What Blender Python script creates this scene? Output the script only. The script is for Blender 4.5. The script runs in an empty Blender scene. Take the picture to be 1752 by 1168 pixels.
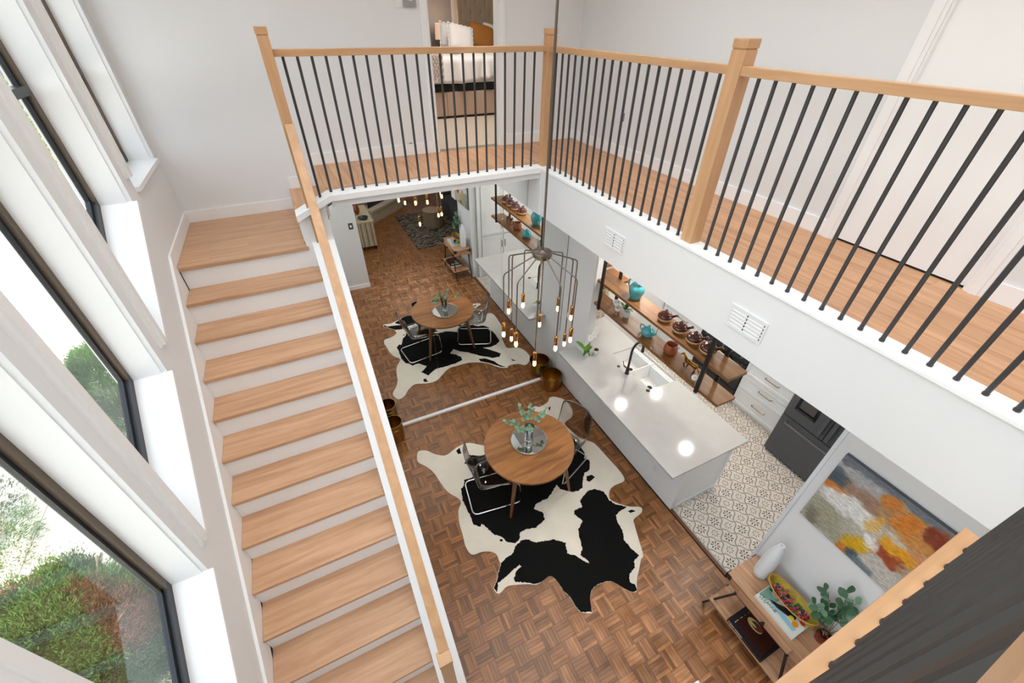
import bpy, bmesh, math, random
from mathutils import Vector, Matrix
random.seed(7)
C = bpy.context.scene.collection
PI = math.pi
# ------------------------------------------------------------------ camera
F_PX, YAW, PITCH, ROLL, HC = 715.43268, 0.462879392, 0.65905043, -0.0130748888, 4.65
def cam_axes():
    fo = Vector((math.sin(YAW)*math.cos(PITCH), math.cos(YAW)*math.cos(PITCH), -math.sin(PITCH)))
    r = Vector((math.cos(YAW), -math.sin(YAW), 0)); d = fo.cross(r)
    c, s = math.cos(ROLL), math.sin(ROLL)
    return c*r+s*d, -s*r+c*d, fo
cr, cd, cf = cam_axes()
cam_data = bpy.data.cameras.new('camera'); cam = bpy.data.objects.new('camera', cam_data); C.objects.link(cam)
cam.matrix_world = Matrix(((cr.x, -cd.x, -cf.x, 0), (cr.y, -cd.y, -cf.y, 0), (cr.z, -cd.z, -cf.z, HC), (0, 0, 0, 1)))
cam_data.sensor_fit = 'HORIZONTAL'; cam_data.sensor_width = 36; cam_data.lens = F_PX*36/1752; cam_data.clip_start = 0.01; cam_data.clip_end = 300
bpy.context.scene.camera = cam
def depth_of(p): return (Vector(p)-Vector((0, 0, HC))).dot(cf)
# ------------------------------------------------------------------ world, sun, lamps, exposure
S = bpy.context.scene
S.view_settings.view_transform = 'Standard'; S.view_settings.look = 'None'; S.view_settings.gamma = 1
S.view_settings.use_curve_mapping = False; S.view_settings.exposure = 0.0
W = bpy.data.worlds.new('world'); S.world = W; W.use_nodes = True
wn = W.node_tree; bg = wn.nodes['Background']
sky = wn.nodes.new('ShaderNodeTexSky'); sky.sky_type = 'NISHITA'; sky.sun_disc = False
sky.sun_elevation = math.radians(58); sky.sun_rotation = math.radians(120); sky.air_density = 1.0; sky.dust_density = 3.0; sky.ozone_density = 1.0
hs = wn.nodes.new('ShaderNodeHueSaturation'); hs.inputs['Saturation'].default_value = 0.35
wn.links.new(sky.outputs[0], hs.inputs['Color']); wn.links.new(hs.outputs[0], bg.inputs['Color'])
bg.inputs['Strength'].default_value = 0.92
def lamp(name, typ, loc, energy, color=(1, 1, 1), size=1.0, size_y=None, rot=(0, 0, 0), shape=None, spread=PI):
    d = bpy.data.lights.new(name, typ); d.energy = energy; d.color = color
    o = bpy.data.objects.new(name, d); C.objects.link(o); o.location = loc; o.rotation_euler = rot
    if typ == 'AREA':
        d.size = size
        d.shape = shape or ('RECTANGLE' if size_y else 'SQUARE')
        if size_y: d.size_y = size_y
        d.spread = spread
    elif typ == 'SUN': d.angle = size
    else: d.shadow_soft_size = size
    return o
sun = lamp('sun', 'SUN', (6, -4, 12), 9.0, (1, 0.95, 0.87), 0.02, rot=(math.radians(34), math.radians(7), 0))
WARM = (1.0, 0.93, 0.84); COOL = (0.94, 0.975, 1.0)
lamp('stairwell_fill', 'AREA', (1.05, 0.6, 6.15), 128, COOL, 4.0, 7.0, spread=math.radians(125))  # unseen soft fill light added high over the stairwell, no fixture
for kx, ky in ((4.283, 3.986), (5.09, 3.943), (4.643, 2.697), (4.1, 1.5), (3.2, 2.9)): lamp('kitchen_can_lamp', 'AREA', (kx, ky, 2.872), 12.5, WARM, 0.14, shape='DISK')
lamp('living_fill', 'AREA', (2.2, -2.6, 2.86), 15, WARM, 1.6, 1.6)  # added fill under the living room ceiling, out of view
lamp('bedroom_fill', 'AREA', (2.4, 6.2, 5.9), 48, WARM, 1.2, 1.2)  # unseen warm fill, added to brighten the bed and doorway
# ------------------------------------------------------------------ colour and material helpers
def lin(v): v /= 255.0; return v/12.92 if v <= 0.04045 else ((v+0.055)/1.055)**2.4
def rgb(r, g, b): return (lin(r), lin(g), lin(b), 1)
MATS = {}
def mat(name, col, rough=0.5, metal=0.0, spec=None, emit=None, estr=0, coat=0.0, bump=None, var=None, trans=None):
    """plain principled material; bump=(scale, strength), var=(scale, amount) colour mottling"""
    m = bpy.data.materials.new(name); m.use_nodes = True; MATS[name] = m
    nt = m.node_tree; p = nt.nodes['Principled BSDF']
    p.inputs['Base Color'].default_value = col; p.inputs['Roughness'].default_value = rough; p.inputs['Metallic'].default_value = metal
    if spec is not None: p.inputs['Specular IOR Level'].default_value = spec
    if coat: p.inputs['Coat Weight'].default_value = coat; p.inputs['Coat Roughness'].default_value = 0.08
    if emit: p.inputs['Emission Color'].default_value = emit; p.inputs['Emission Strength'].default_value = estr
    if trans is not None: p.inputs['Transmission Weight'].default_value = trans
    if bump or var:
        tc = nt.nodes.new('ShaderNodeTexCoord')
    if var:
        n = nt.nodes.new('ShaderNodeTexNoise'); n.inputs['Scale'].default_value = var[0]; n.inputs['Detail'].default_value = 4
        nt.links.new(tc.outputs['Object'], n.inputs['Vector'])
        mx = nt.nodes.new('ShaderNodeMix'); mx.data_type = 'RGBA'; mx.blend_type = 'MULTIPLY'
        a = 1-var[1]; b = 1+var[1]
        rp = nt.nodes.new('ShaderNodeValToRGB'); rp.color_ramp.elements[0].position = 0.3; rp.color_ramp.elements[1].position = 0.7
        rp.color_ramp.elements[0].color = (a, a, a, 1); rp.color_ramp.elements[1].color = (b, b, b, 1)
        nt.links.new(n.outputs['Fac'], rp.inputs['Fac'])
        mx.inputs[0].default_value = 1; mx.inputs[6].default_value = col
        nt.links.new(rp.outputs['Color'], mx.inputs[7]); nt.links.new(mx.outputs[2], p.inputs['Base Color'])
    if bump:
        n = nt.nodes.new('ShaderNodeTexNoise'); n.inputs['Scale'].default_value = bump[0]; n.inputs['Detail'].default_value = 3
        nt.links.new(tc.outputs['Object'], n.inputs['Vector'])
        b = nt.nodes.new('ShaderNodeBump'); b.inputs['Strength'].default_value = bump[1]; b.inputs['Distance'].default_value = 0.01
        nt.links.new(n.outputs['Fac'], b.inputs['Height']); nt.links.new(b.outputs[0], p.inputs['Normal'])
    return m
def wood(name, dark, light, axis='X', rough=0.42, scale=9.0, stretch=14.0, rand=0.16, island=False, ringy=0.5, bump=0.05, glare_wear=None):
    """grain stretched along an axis; per-object (or per-island) tone shift"""
    m = bpy.data.materials.new(name); m.use_nodes = True; MATS[name] = m
    nt = m.node_tree; L = nt.links.new; p = nt.nodes['Principled BSDF']; p.inputs['Roughness'].default_value = rough
    tc = nt.nodes.new('ShaderNodeTexCoord'); mp = nt.nodes.new('ShaderNodeMapping')
    sc = [scale*stretch/4]*3; sc['XYZ'.index(axis)] = scale/4
    mp.inputs['Scale'].default_value = sc
    if island:
        g = nt.nodes.new('ShaderNodeNewGeometry'); rnd = g.outputs['Random Per Island']
        oi2 = nt.nodes.new('ShaderNodeObjectInfo'); ad = nt.nodes.new('ShaderNodeMath'); ad.operation = 'ADD'
        L(rnd, ad.inputs[0]); L(oi2.outputs['Random'], ad.inputs[1]); fr = nt.nodes.new('ShaderNodeMath'); fr.operation = 'FRACT'; L(ad.outputs[0], fr.inputs[0]); rnd = fr.outputs[0]
    else:
        oi = nt.nodes.new('ShaderNodeObjectInfo'); rnd = oi.outputs['Random']
    off = nt.nodes.new('ShaderNodeVectorMath'); off.operation = 'SCALE'; off.inputs[0].default_value = (13, 7, 17); L(rnd, off.inputs['Scale'])
    ad = nt.nodes.new('ShaderNodeVectorMath'); ad.operation = 'ADD'
    L(tc.outputs['Object'], mp.inputs['Vector']); L(mp.outputs[0], ad.inputs[0]); L(off.outputs[0], ad.inputs[1])
    n = nt.nodes.new('ShaderNodeTexNoise'); n.inputs['Scale'].default_value = 1.0; n.inputs['Detail'].default_value = 6; n.inputs['Roughness'].default_value = 0.6; n.inputs['Distortion'].default_value = ringy
    L(ad.outputs[0], n.inputs['Vector'])
    rp = nt.nodes.new('ShaderNodeValToRGB'); rp.color_ramp.elements[0].position = 0.28; rp.color_ramp.elements[1].position = 0.72
    rp.color_ramp.elements[0].color = dark; rp.color_ramp.elements[1].color = light; L(n.outputs['Fac'], rp.inputs['Fac'])
    hv = nt.nodes.new('ShaderNodeHueSaturation'); mr = nt.nodes.new('ShaderNodeMapRange')
    mr.inputs['To Min'].default_value = 1-rand; mr.inputs['To Max'].default_value = 1+rand; L(rnd, mr.inputs['Value']); L(mr.outputs[0], hv.inputs['Value'])
    L(rp.outputs['Color'], hv.inputs['Color']); L(hv.outputs[0], p.inputs['Base Color'])
    if glare_wear:        # light pool and wear painted around a floor spot, broken up by noise
        gp = nt.nodes.new('ShaderNodeNewGeometry'); dn = nt.nodes.new('ShaderNodeVectorMath'); dn.operation = 'DISTANCE'; dn.inputs[1].default_value = glare_wear[0]; L(gp.outputs['Position'], dn.inputs[0])
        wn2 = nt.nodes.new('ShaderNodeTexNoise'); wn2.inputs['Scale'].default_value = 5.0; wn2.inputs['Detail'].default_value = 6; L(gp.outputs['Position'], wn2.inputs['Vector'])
        w1 = nt.nodes.new('ShaderNodeMapRange'); w1.inputs['From Min'].default_value = glare_wear[1]; w1.inputs['From Max'].default_value = 0.2; w1.interpolation_type = 'SMOOTHSTEP'; L(dn.outputs['Value'], w1.inputs['Value'])
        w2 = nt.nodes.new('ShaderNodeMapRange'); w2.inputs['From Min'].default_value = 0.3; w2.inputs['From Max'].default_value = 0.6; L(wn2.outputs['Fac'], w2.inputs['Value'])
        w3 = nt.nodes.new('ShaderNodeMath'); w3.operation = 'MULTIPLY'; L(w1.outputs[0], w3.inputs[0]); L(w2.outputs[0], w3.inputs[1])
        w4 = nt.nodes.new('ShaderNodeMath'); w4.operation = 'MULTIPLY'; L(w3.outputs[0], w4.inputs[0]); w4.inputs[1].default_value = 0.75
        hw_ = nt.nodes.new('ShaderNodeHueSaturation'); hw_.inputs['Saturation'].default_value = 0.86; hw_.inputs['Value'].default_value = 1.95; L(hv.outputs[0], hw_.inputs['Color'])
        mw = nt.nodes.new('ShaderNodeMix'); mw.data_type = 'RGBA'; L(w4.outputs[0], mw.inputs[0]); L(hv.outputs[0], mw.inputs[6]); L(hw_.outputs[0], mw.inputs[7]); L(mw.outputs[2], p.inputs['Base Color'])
    if bump:
        b = nt.nodes.new('ShaderNodeBump'); b.inputs['Strength'].default_value = bump; b.inputs['Distance'].default_value = 0.004
        L(n.outputs['Fac'], b.inputs['Height']); L(b.outputs[0], p.inputs['Normal'])
    return m
def glassy(name, tint, refl=0.04, edge=0.5, rough=0.02):
    """thin clear sheet: transparent with a facing-dependent gloss"""
    m = bpy.data.materials.new(name); m.use_nodes = True; MATS[name] = m
    nt = m.node_tree; nt.nodes.remove(nt.nodes['Principled BSDF']); L = nt.links.new
    t = nt.nodes.new('ShaderNodeBsdfTransparent'); t.inputs['Color'].default_value = tint
    g = nt.nodes.new('ShaderNodeBsdfGlossy'); g.inputs['Roughness'].default_value = rough
    fr = nt.nodes.new('ShaderNodeFresnel'); fr.inputs['IOR'].default_value = 1.45
    mr = nt.nodes.new('ShaderNodeMapRange'); mr.inputs['From Max'].default_value = 1.0; mr.inputs['To Min'].default_value = refl-0.035 if refl > 0.035 else 0.0; mr.inputs['To Max'].default_value = edge
    mx = nt.nodes.new('ShaderNodeMixShader'); L(fr.outputs[0], mr.inputs['Value']); L(mr.outputs[0], mx.inputs[0])
    L(t.outputs[0], mx.inputs[1]); L(g.outputs[0], mx.inputs[2]); L(mx.outputs[0], nt.nodes['Material Output'].inputs['Surface'])
    return m
def attr_mat(name, attr, rough=0.6, bump=None):
    m = bpy.data.materials.new(name); m.use_nodes = True; MATS[name] = m
    nt = m.node_tree; p = nt.nodes['Principled BSDF']; p.inputs['Roughness'].default_value = rough
    a = nt.nodes.new('ShaderNodeAttribute'); a.attribute_name = attr
    nt.links.new(a.outputs['Color'], p.inputs['Base Color'])
    if bump:
        tc = nt.nodes.new('ShaderNodeTexCoord'); n = nt.nodes.new('ShaderNodeTexNoise'); n.inputs['Scale'].default_value = bump[0]
        nt.links.new(tc.outputs['Object'], n.inputs['Vector']); b = nt.nodes.new('ShaderNodeBump'); b.inputs['Strength'].default_value = bump[1]; b.inputs['Distance'].default_value = 0.01
        nt.links.new(n.outputs['Fac'], b.inputs['Height']); nt.links.new(b.outputs[0], p.inputs['Normal'])
    return m
WALL = mat('wall_paint', rgb(235, 236, 237), 0.75, bump=(90, 0.10))
WALLS = mat('wall_paint_smooth', rgb(230, 231, 232), 0.6, bump=(45, 0.03))
TRIM = mat('white_trim_paint', rgb(246, 246, 246), 0.4)
CEIL = mat('ceiling_paint', rgb(238, 238, 238), 0.85, bump=(60, 0.15))
OAK_X = wood('oak_along_x', rgb(184, 139, 104), rgb(216, 174, 139), 'X', 0.45, 6, 12, 0.05)
OAK_Y = wood('oak_along_y', rgb(180, 130, 92), rgb(219, 172, 132), 'Y', 0.45, 6, 12, 0.06)
RAIL_X = wood('rail_oak_x', rgb(182, 138, 98), rgb(206, 163, 121), 'X', 0.4, 5, 12, 0.04)
RAIL_Y = wood('rail_oak_y', rgb(182, 138, 98), rgb(206, 163, 121), 'Y', 0.4, 5, 12, 0.04)
RAIL_Z = wood('rail_oak_z', rgb(182, 138, 98), rgb(206, 163, 121), 'Z', 0.4, 5, 12, 0.04)
PARQ = wood('parquet_teak', rgb(94, 57, 30), rgb(160, 107, 58), 'X', 0.33, 10, 9, 0.36, island=True, ringy=0.3, bump=0.08, glare_wear=((1.75, 0.55, 0), 1.9))
PARQ_GAP = mat('parquet_joint', rgb(44, 26, 15), 0.7)
WALNUT = wood('walnut_shelf', rgb(92, 60, 32), rgb(152, 106, 60), 'Y', 0.4, 6, 9, 0.08)
WALNUTX = wood('walnut_wall_shelf', rgb(120, 70, 34), rgb(178, 116, 62), 'X', 0.4, 6, 9, 0.08)
TABLEW = wood('acacia_table', rgb(112, 70, 36), rgb(172, 118, 68), 'X', 0.3, 5, 10, 0.10)
TABLEG = wood('acacia_leg', rgb(96, 58, 34), rgb(140, 92, 58), 'Z', 0.35, 6, 10, 0.02)
CONSW = wood('reclaimed_pine', rgb(140, 98, 68), rgb(200, 160, 126), 'Y', 0.5, 7, 10, 0.1)
BLACK = mat('black_metal', rgb(38, 38, 39), 0.42, 0.2, bump=(120, 0.03))
BALU = mat('baluster_black', rgb(56, 56, 57), 0.45)
FRAME = mat('bronze_window_frame', rgb(104, 90, 76), 0.45, 0.3)
FRAMEB = mat('black_window_frame', rgb(44, 46, 51), 0.35, 0.3)
CHROME = mat('chrome', rgb(225, 225, 225), 0.06, 1.0)
BRASS = mat('aged_brass', rgb(176, 128, 66), 0.25, 1.0, bump=(60, 0.05))
BRASSD = mat('hammered_brass', rgb(172, 136, 74), 0.28, 1.0, bump=(55, 0.25))
GUN = mat('gunmetal_rod', rgb(112, 102, 92), 0.35, 0.9)
MIRROR = mat('silvered_mirror', (0.86, 0.88, 0.87, 1), 0.0, 1.0)
GLASS = glassy('window_glass', (0.93, 0.96, 0.95, 1), 0.03, 0.22)
ACRYL = glassy('smoky_acrylic', (0.87, 0.86, 0.85, 1), 0.05, 0.8, 0.04)
CLEAR = glassy('clear_glass', (0.92, 0.95, 0.94, 1), 0.06, 0.95)
QUARTZ = mat('white_quartz', rgb(188, 188, 186), 0.09, var=(6, 0.03))
CAB = mat('cabinet_white', rgb(230, 234, 237), 0.45)
ISLP = mat('island_panel_white', rgb(233, 237, 239), 0.45, bump=(40, 0.08))
PORC = mat('white_porcelain', rgb(236, 236, 234), 0.15, coat=0.4)
# ------------------------------------------------------------------ mesh builder
ORG = {}
class MB:
    def __init__(s): s.v = []; s.f = []; s.m = []; s.cols = None
    def add(s, vs, fs, mi=0):
        o = len(s.v); s.v += [tuple(v) for v in vs]; s.f += [tuple(i+o for i in f) for f in fs]; s.m += [mi]*len(fs); return s
    def box(s, x0, x1, y0, y1, z0, z1, mi=0):
        vs = [(x, y, z) for z in (z0, z1) for y in (y0, y1) for x in (x0, x1)]
        return s.add(vs, [(0, 2, 3, 1), (4, 5, 7, 6), (0, 1, 5, 4), (2, 6, 7, 3), (0, 4, 6, 2), (1, 3, 7, 5)], mi)
    def prism(s, poly, axis, a0, a1, mi=0):
        """poly: 2-D points; axis 'X': (y,z), 'Y': (x,z), 'Z': (x,y)"""
        n = len(poly)
        def P(p, a): return {'X': (a, p[0], p[1]), 'Y': (p[0], a, p[1]), 'Z': (p[0], p[1], a)}[axis]
        ar = sum(poly[i][0]*poly[(i+1) % n][1]-poly[(i+1) % n][0]*poly[i][1] for i in range(n))
        if (ar > 0) == (axis == 'Y'): poly = poly[::-1]
        vs = [P(p, a0) for p in poly]+[P(p, a1) for p in poly]
        fs = [tuple(range(n-1, -1, -1)), tuple(range(n, 2*n))]+[(i, (i+1) % n, n+(i+1) % n, n+i) for i in range(n)]
        return s.add(vs, fs, mi)
    def bar(s, p, q, w, h, up=(0, 0, 1), mi=0, w2=None, h2=None):
        p = Vector(p); q = Vector(q); d = (q-p).normalized(); up = Vector(up)
        if abs(d.dot(up)) > 0.999: up = Vector((0, 1, 0))
        a = d.cross(up).normalized(); b = a.cross(d).normalized(); w2 = w if w2 is None else w2; h2 = h if h2 is None else h2
        vs = [p+a*sx*w/2+b*sy*h/2 for sx, sy in ((-1, -1), (1, -1), (1, 1), (-1, 1))]+[q+a*sx*w2/2+b*sy*h2/2 for sx, sy in ((-1, -1), (1, -1), (1, 1), (-1, 1))]
        return s.add(vs, [(0, 3, 2, 1), (4, 5, 6, 7), (0, 1, 5, 4), (1, 2, 6, 5), (2, 3, 7, 6), (3, 0, 4, 7)], mi)
    def tube(s, path, r, n=10, closed=False, mi=0, caps=True):
        path = [Vector(p) for p in path]; N = len(path); rs = r if isinstance(r, (list, tuple)) else [r]*N
        ref = None; rings = []
        for i in range(N):
            if closed: d = (path[(i+1) % N]-path[i-1])
            else: d = path[min(i+1, N-1)]-path[max(i-1, 0)]
            d.normalize()
            if ref is None:
                ref = Vector((0, 0, 1)) if abs(d.z) < 0.9 else Vector((1, 0, 0))
                ref = (ref-d*ref.dot(d)).normalized()
            else:
                ref = (ref-d*ref.dot(d)); ref = ref.normalized() if ref.length > 1e-6 else Vector((1, 0, 0))
            b = d.cross(ref)
            rings.append([path[i]+(ref*math.cos(2*PI*k/n)+b*math.sin(2*PI*k/n))*rs[i] for k in range(n)])
        vs = [v for rg in rings for v in rg]; fs = []
        for i in range(N if closed else N-1):
            j = (i+1) % N
            for k in range(n): fs.append((i*n+k, i*n+(k+1) % n, j*n+(k+1) % n, j*n+k))
        if not closed and caps: fs += [tuple(range(n-1, -1, -1)), tuple((N-1)*n+k for k in range(n))]
        return s.add(vs, fs, mi)
    def lathe(s, prof, c=(0, 0, 0), n=28, mi=0, sx=1, sy=1):
        """prof: (r, z) pairs from bottom to top"""
        vs = []; fs = []; N = len(prof)
        for r, z in prof:
            for k in range(n): vs.append((c[0]+sx*r*math.cos(2*PI*k/n), c[1]+sy*r*math.sin(2*PI*k/n), c[2]+z))
        for i in range(N-1):
            for k in range(n): fs.append((i*n+k, i*n+(k+1) % n, (i+1)*n+(k+1) % n, (i+1)*n+k))
        if prof[0][0] > 1e-5: fs.append(tuple(range(n-1, -1, -1)))
        if prof[-1][0] > 1e-5: fs.append(tuple((N-1)*n+k for k in range(n)))
        return s.add(vs, fs, mi)
    def grid(s, fn, nu, nv, mi=0):
        vs = [fn(i/nu, j/nv) for i in range(nu+1) for j in range(nv+1)]
        fs = [(i*(nv+1)+j, (i+1)*(nv+1)+j, (i+1)*(nv+1)+j+1, i*(nv+1)+j+1) for i in range(nu) for j in range(nv)]
        return s.add(vs, fs, mi)
    def sphere(s, c, r, n=12, m=8, mi=0, sc=(1, 1, 1)):
        prof = [(math.sin(PI*i/m)*r, -math.cos(PI*i/m)*r*sc[2]) for i in range(m+1)]
        prof[0] = (1e-6, prof[0][1]); prof[-1] = (1e-6, prof[-1][1])
        return s.lathe(prof, c, n, mi, sc[0], sc[1])
    def build(s, name, m, parent=None, smooth=False, bevel=0, seg=2, local=False, solid=0):
        me = bpy.data.meshes.new(name); org = Vector((0, 0, 0))
        if parent is not None: org = ORG.get(parent.name, Vector((0, 0, 0)))
        elif not local and s.v:
            xs = [v[0] for v in s.v]; ys = [v[1] for v in s.v]; zs = [v[2] for v in s.v]
            org = Vector(((min(xs)+max(xs))/2, (min(ys)+max(ys))/2, min(zs)))
        vs = s.v if local else [(v[0]-org.x, v[1]-org.y, v[2]-org.z) for v in s.v]
        me.from_pydata(vs, [], s.f)
        ms = m if isinstance(m, (list, tuple)) else [m]
        for k in ms: me.materials.append(k)
        me.polygons.foreach_set('material_index', s.m)
        me.update()
        bm = bmesh.new(); bm.from_mesh(me)
        if smooth or solid: bmesh.ops.remove_doubles(bm, verts=bm.verts, dist=1e-5)
        if bevel:
            bmesh.ops.bevel(bm, geom=list(bm.edges), offset=bevel, segments=seg, profile=0.7, affect='EDGES', clamp_overlap=True)
        bmesh.ops.recalc_face_normals(bm, faces=bm.faces)
        bm.to_mesh(me); bm.free()
        if smooth:
            me.polygons.foreach_set('use_smooth', [True]*len(me.polygons))
            if smooth is not True: me.set_sharp_from_angle(angle=math.radians(smooth))
        o = bpy.data.objects.new(name, me); C.objects.link(o)
        if solid:
            md = o.modifiers.new('thickness', 'SOLIDIFY'); md.thickness = solid; md.offset = 0
        if parent is not None: o.parent = parent; ORG[o.name] = org
        elif not local: o.location = org; ORG[o.name] = org
        else: ORG[o.name] = Vector((0, 0, 0))
        return o
def tag(o, label=None, cat=None, group=None, kind=None):
    if label: o['label'] = label
    if cat: o['category'] = cat
    if group: o['group'] = group
    if kind: o['kind'] = kind
    return o
def thing(name, label, cat, loc=(0, 0, 0), rotz=0, group=None, kind=None, local=False):
    o = bpy.data.objects.new(name, None); C.objects.link(o); o.empty_display_size = 0.1
    o.location = loc; o.rotation_euler = (0, 0, rotz)
    ORG[o.name] = Vector((0, 0, 0)) if local else Vector(loc)
    return tag(o, label, cat, group, kind)
def inst(src, parent=None, loc=(0, 0, 0), rot=(0, 0, 0), sc=(1, 1, 1), name=None):
    o = bpy.data.objects.new(name or src.name.split('.')[0], src.data); C.objects.link(o)
    o.location = loc; o.rotation_euler = rot; o.scale = sc
    if parent is not None: o.parent = parent
    return o
def dup(root, loc, rotz=0, label=None, group=None):
    r = root.copy(); C.objects.link(r); r.location = loc; r.rotation_euler = (0, 0, rotz)
    if label: r['label'] = label
    if group: r['group'] = group
    for ch in list(root.children):
        c = ch.copy(); C.objects.link(c); c.parent = r
        for g in ch.children:
            d = g.copy(); C.objects.link(d); d.parent = c
    return r
def struct(o, label, cat): return tag(o, label, cat, kind='structure')
def text_mesh(body, size, name, m, parent, loc, rot, extrude=0.0008):
    cu = bpy.data.curves.new(name, 'FONT'); cu.body = body; cu.size = size; cu.extrude = extrude
    t = bpy.data.objects.new(name, cu); C.objects.link(t)
    dg = bpy.context.evaluated_depsgraph_get(); me = bpy.data.meshes.new_from_object(t.evaluated_get(dg))
    bpy.data.objects.remove(t); me.name = name
    me.materials.clear(); me.materials.append(m)
    o = bpy.data.objects.new(name, me); C.objects.link(o); o.location = loc; o.rotation_euler = rot
    if parent is not None: o.parent = parent
    return o
def rounded(x0, x1, y0, y1, r, n=5):
    pts = []
    for cx, cy, a0 in ((x1-r, y1-r, 0), (x0+r, y1-r, 90), (x0+r, y0+r, 180), (x1-r, y0+r, 270)):
        for k in range(n+1):
            a = math.radians(a0+90*k/n); pts.append((cx+r*math.cos(a), cy+r*math.sin(a)))
    return pts
def fillet(path, r, n=5):
    """round the corners of a polyline (list of 3-D points)"""
    P = [Vector(p) for p in path]; out = [P[0]]
    for i in range(1, len(P)-1):
        a = (P[i-1]-P[i]); b = (P[i+1]-P[i]); rr = min(r, a.length*0.49, b.length*0.49)
        a = P[i]+a.normalized()*rr; b = P[i]+b.normalized()*rr
        for k in range(n+1):
            t = k/n; out.append(a*(1-t)**2+P[i]*2*t*(1-t)+b*t*t)
    return out+[P[-1]]
def inside(p, poly):
    x, y = p; c = False; n = len(poly); j = n-1
    for i in range(n):
        xi, yi = poly[i]; xj, yj = poly[j]
        if (yi > y) != (yj > y) and x < (xj-xi)*(y-yi)/(yj-yi)+xi: c = not c
        j = i
    return c
# ================================================================== STRUCTURE
ZU, ZL, RISE, GO = 3.375, 2.953, 0.2109, 0.258
XL, XR, YM, Y0 = -1.145, -0.0545, 4.267, 4.056
YF, XRW = 5.16, 3.43            # upper far wall, upper right wall
def nose(y): return ZL+0.8176*(y-Y0)
def rake(y): return 2.825+0.784*(y-3.013)
def proj(p):
    d = Vector(p)-Vector((0, 0, HC)); z = d.dot(cf)
    return (876+F_PX*d.dot(cr)/z, 584+F_PX*d.dot(cd)/z, z)
RUG = [(0.45,3.706),(0.417,3.572),(0.5,3.442),(0.557,3.309),(0.586,3.141),(0.626,2.975),(0.726,2.8),(0.655,2.682),(0.612,2.529),(0.6,2.396),(0.581,2.247),(0.612,2.137),(0.716,2.118),(0.801,2.082),(0.852,2.027),(0.851,1.952),(0.847,1.906),(0.795,1.847),(0.736,1.771),(0.688,1.727),(0.691,1.67),(0.729,1.651),(0.813,1.677),(0.898,1.654),(1.019,1.604),(1.096,1.563),(1.17,1.561),(1.271,1.57),(1.308,1.494),(1.319,1.388),(1.346,1.309),(1.356,1.208),(1.368,1.151),(1.445,1.099),(1.477,1.098),(1.512,1.186),(1.582,1.261),(1.675,1.282),(1.802,1.255),(1.862,1.192),(1.922,1.096),(1.972,1.056),(2.007,1.066),(2.073,1.147),(2.156,1.213),(2.248,1.29),(2.299,1.315),(2.364,1.465),(2.433,1.623),(2.472,1.69),(2.602,1.715),(2.649,1.752),(2.633,1.79),(2.522,1.85),(2.416,1.956),(2.38,2.035),(2.441,2.118),(2.534,2.155),(2.68,2.152),(2.726,2.198),(2.736,2.333),(2.721,2.542),(2.7,2.803),(2.639,2.893),(2.56,3.0),(2.53,3.13),(2.52,3.3),(2.68,3.36),(2.762,3.49),(2.77,3.68),(2.68,3.81),(2.584,3.844),(2.5,3.77),(2.345,3.74),(2.28,3.78),(2.15,3.686),(2.05,3.545),(1.927,3.454),(1.736,3.38),(1.56,3.372),(1.424,3.372),(1.305,3.437),(1.149,3.56),(1.047,3.58),(0.95,3.565),(0.782,3.51),(0.661,3.586),(0.576,3.69),(0.5,3.73)]
# ---- ground floor: parquet mosaic
floor = MB().box(-1.42, 4.7, -5.6, 4.27, -0.12, -0.0065).build('floor', PARQ_GAP, local=True)
struct(floor, 'brown teak mosaic parquet floor of the dining and living rooms', 'floor')
PARQ_Y = wood('parquet_teak_cross', rgb(94, 57, 30), rgb(160, 107, 58), 'Y', 0.33, 10, 9, 0.36, island=True, ringy=0.3, bump=0.08, glare_wear=((1.75, 0.55, 0), 1.9))
BS = 0.155; NF = 5; FWID = BS/NF; G = 0.0007
def block(mb, x, y, cross, mi, z0=-0.0065, z1=0.0, jit=True):
    for k in range(NF):
        a0 = -BS/2+G; a1 = BS/2-G; b0 = -BS/2+k*FWID+G; b1 = b0+FWID-2*G
        zz = z1-(random.random()*0.0008 if jit else 0)
        if cross: X0, X1, Y_0, Y_1 = x+b0, x+b1, y+a0, y+a1
        else: X0, X1, Y_0, Y_1 = x+a0, x+a1, y+b0, y+b1
        vs = [(X0, Y_0, z0), (X1, Y_0, z0), (X1, Y_1, z0), (X0, Y_1, z0), (X0, Y_0, zz), (X1, Y_0, zz), (X1, Y_1, zz), (X0, Y_1, zz)]
        mb.add(vs, [(4, 5, 6, 7), (0, 1, 5, 4), (1, 2, 6, 5), (2, 3, 7, 6), (3, 0, 4, 7)], mi)
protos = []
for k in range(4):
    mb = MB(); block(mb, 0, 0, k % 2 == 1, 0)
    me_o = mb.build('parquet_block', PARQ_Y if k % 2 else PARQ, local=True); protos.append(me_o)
cells = []
nx = int(4.6/BS)+9
for i in range(-8, nx):
    for j in range(0, 63):
        x = 0.138+BS*(i+0.5); y = YM-BS*(j+0.5)
        if x > 4.65 or x < -1.1: continue
        if x > 2.935 and y > 0.66-0.08: continue
        if x < 0.14 and y > 0.75: continue
        cells.append((x, y, (i+j) % 2))
def shows(c):
    if inside(c[:2], RUG): return False
    p = proj((c[0], c[1], 0)); return -20 < p[0] < 1772 and -20 < p[1] < 1190 and p[2] > 0 and c[0] > 0.2 and c[1] > -0.2
vis = sorted([c for c in cells if shows(c)], key=lambda c: proj((c[0], c[1], 0))[2])[:300]
vset = set(vis); stuff = MB(); used = [False, False, False, False]
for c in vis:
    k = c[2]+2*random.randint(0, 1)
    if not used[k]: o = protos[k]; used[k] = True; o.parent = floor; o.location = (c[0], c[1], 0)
    else: inst(protos[k], floor, (c[0], c[1], 0))
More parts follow.
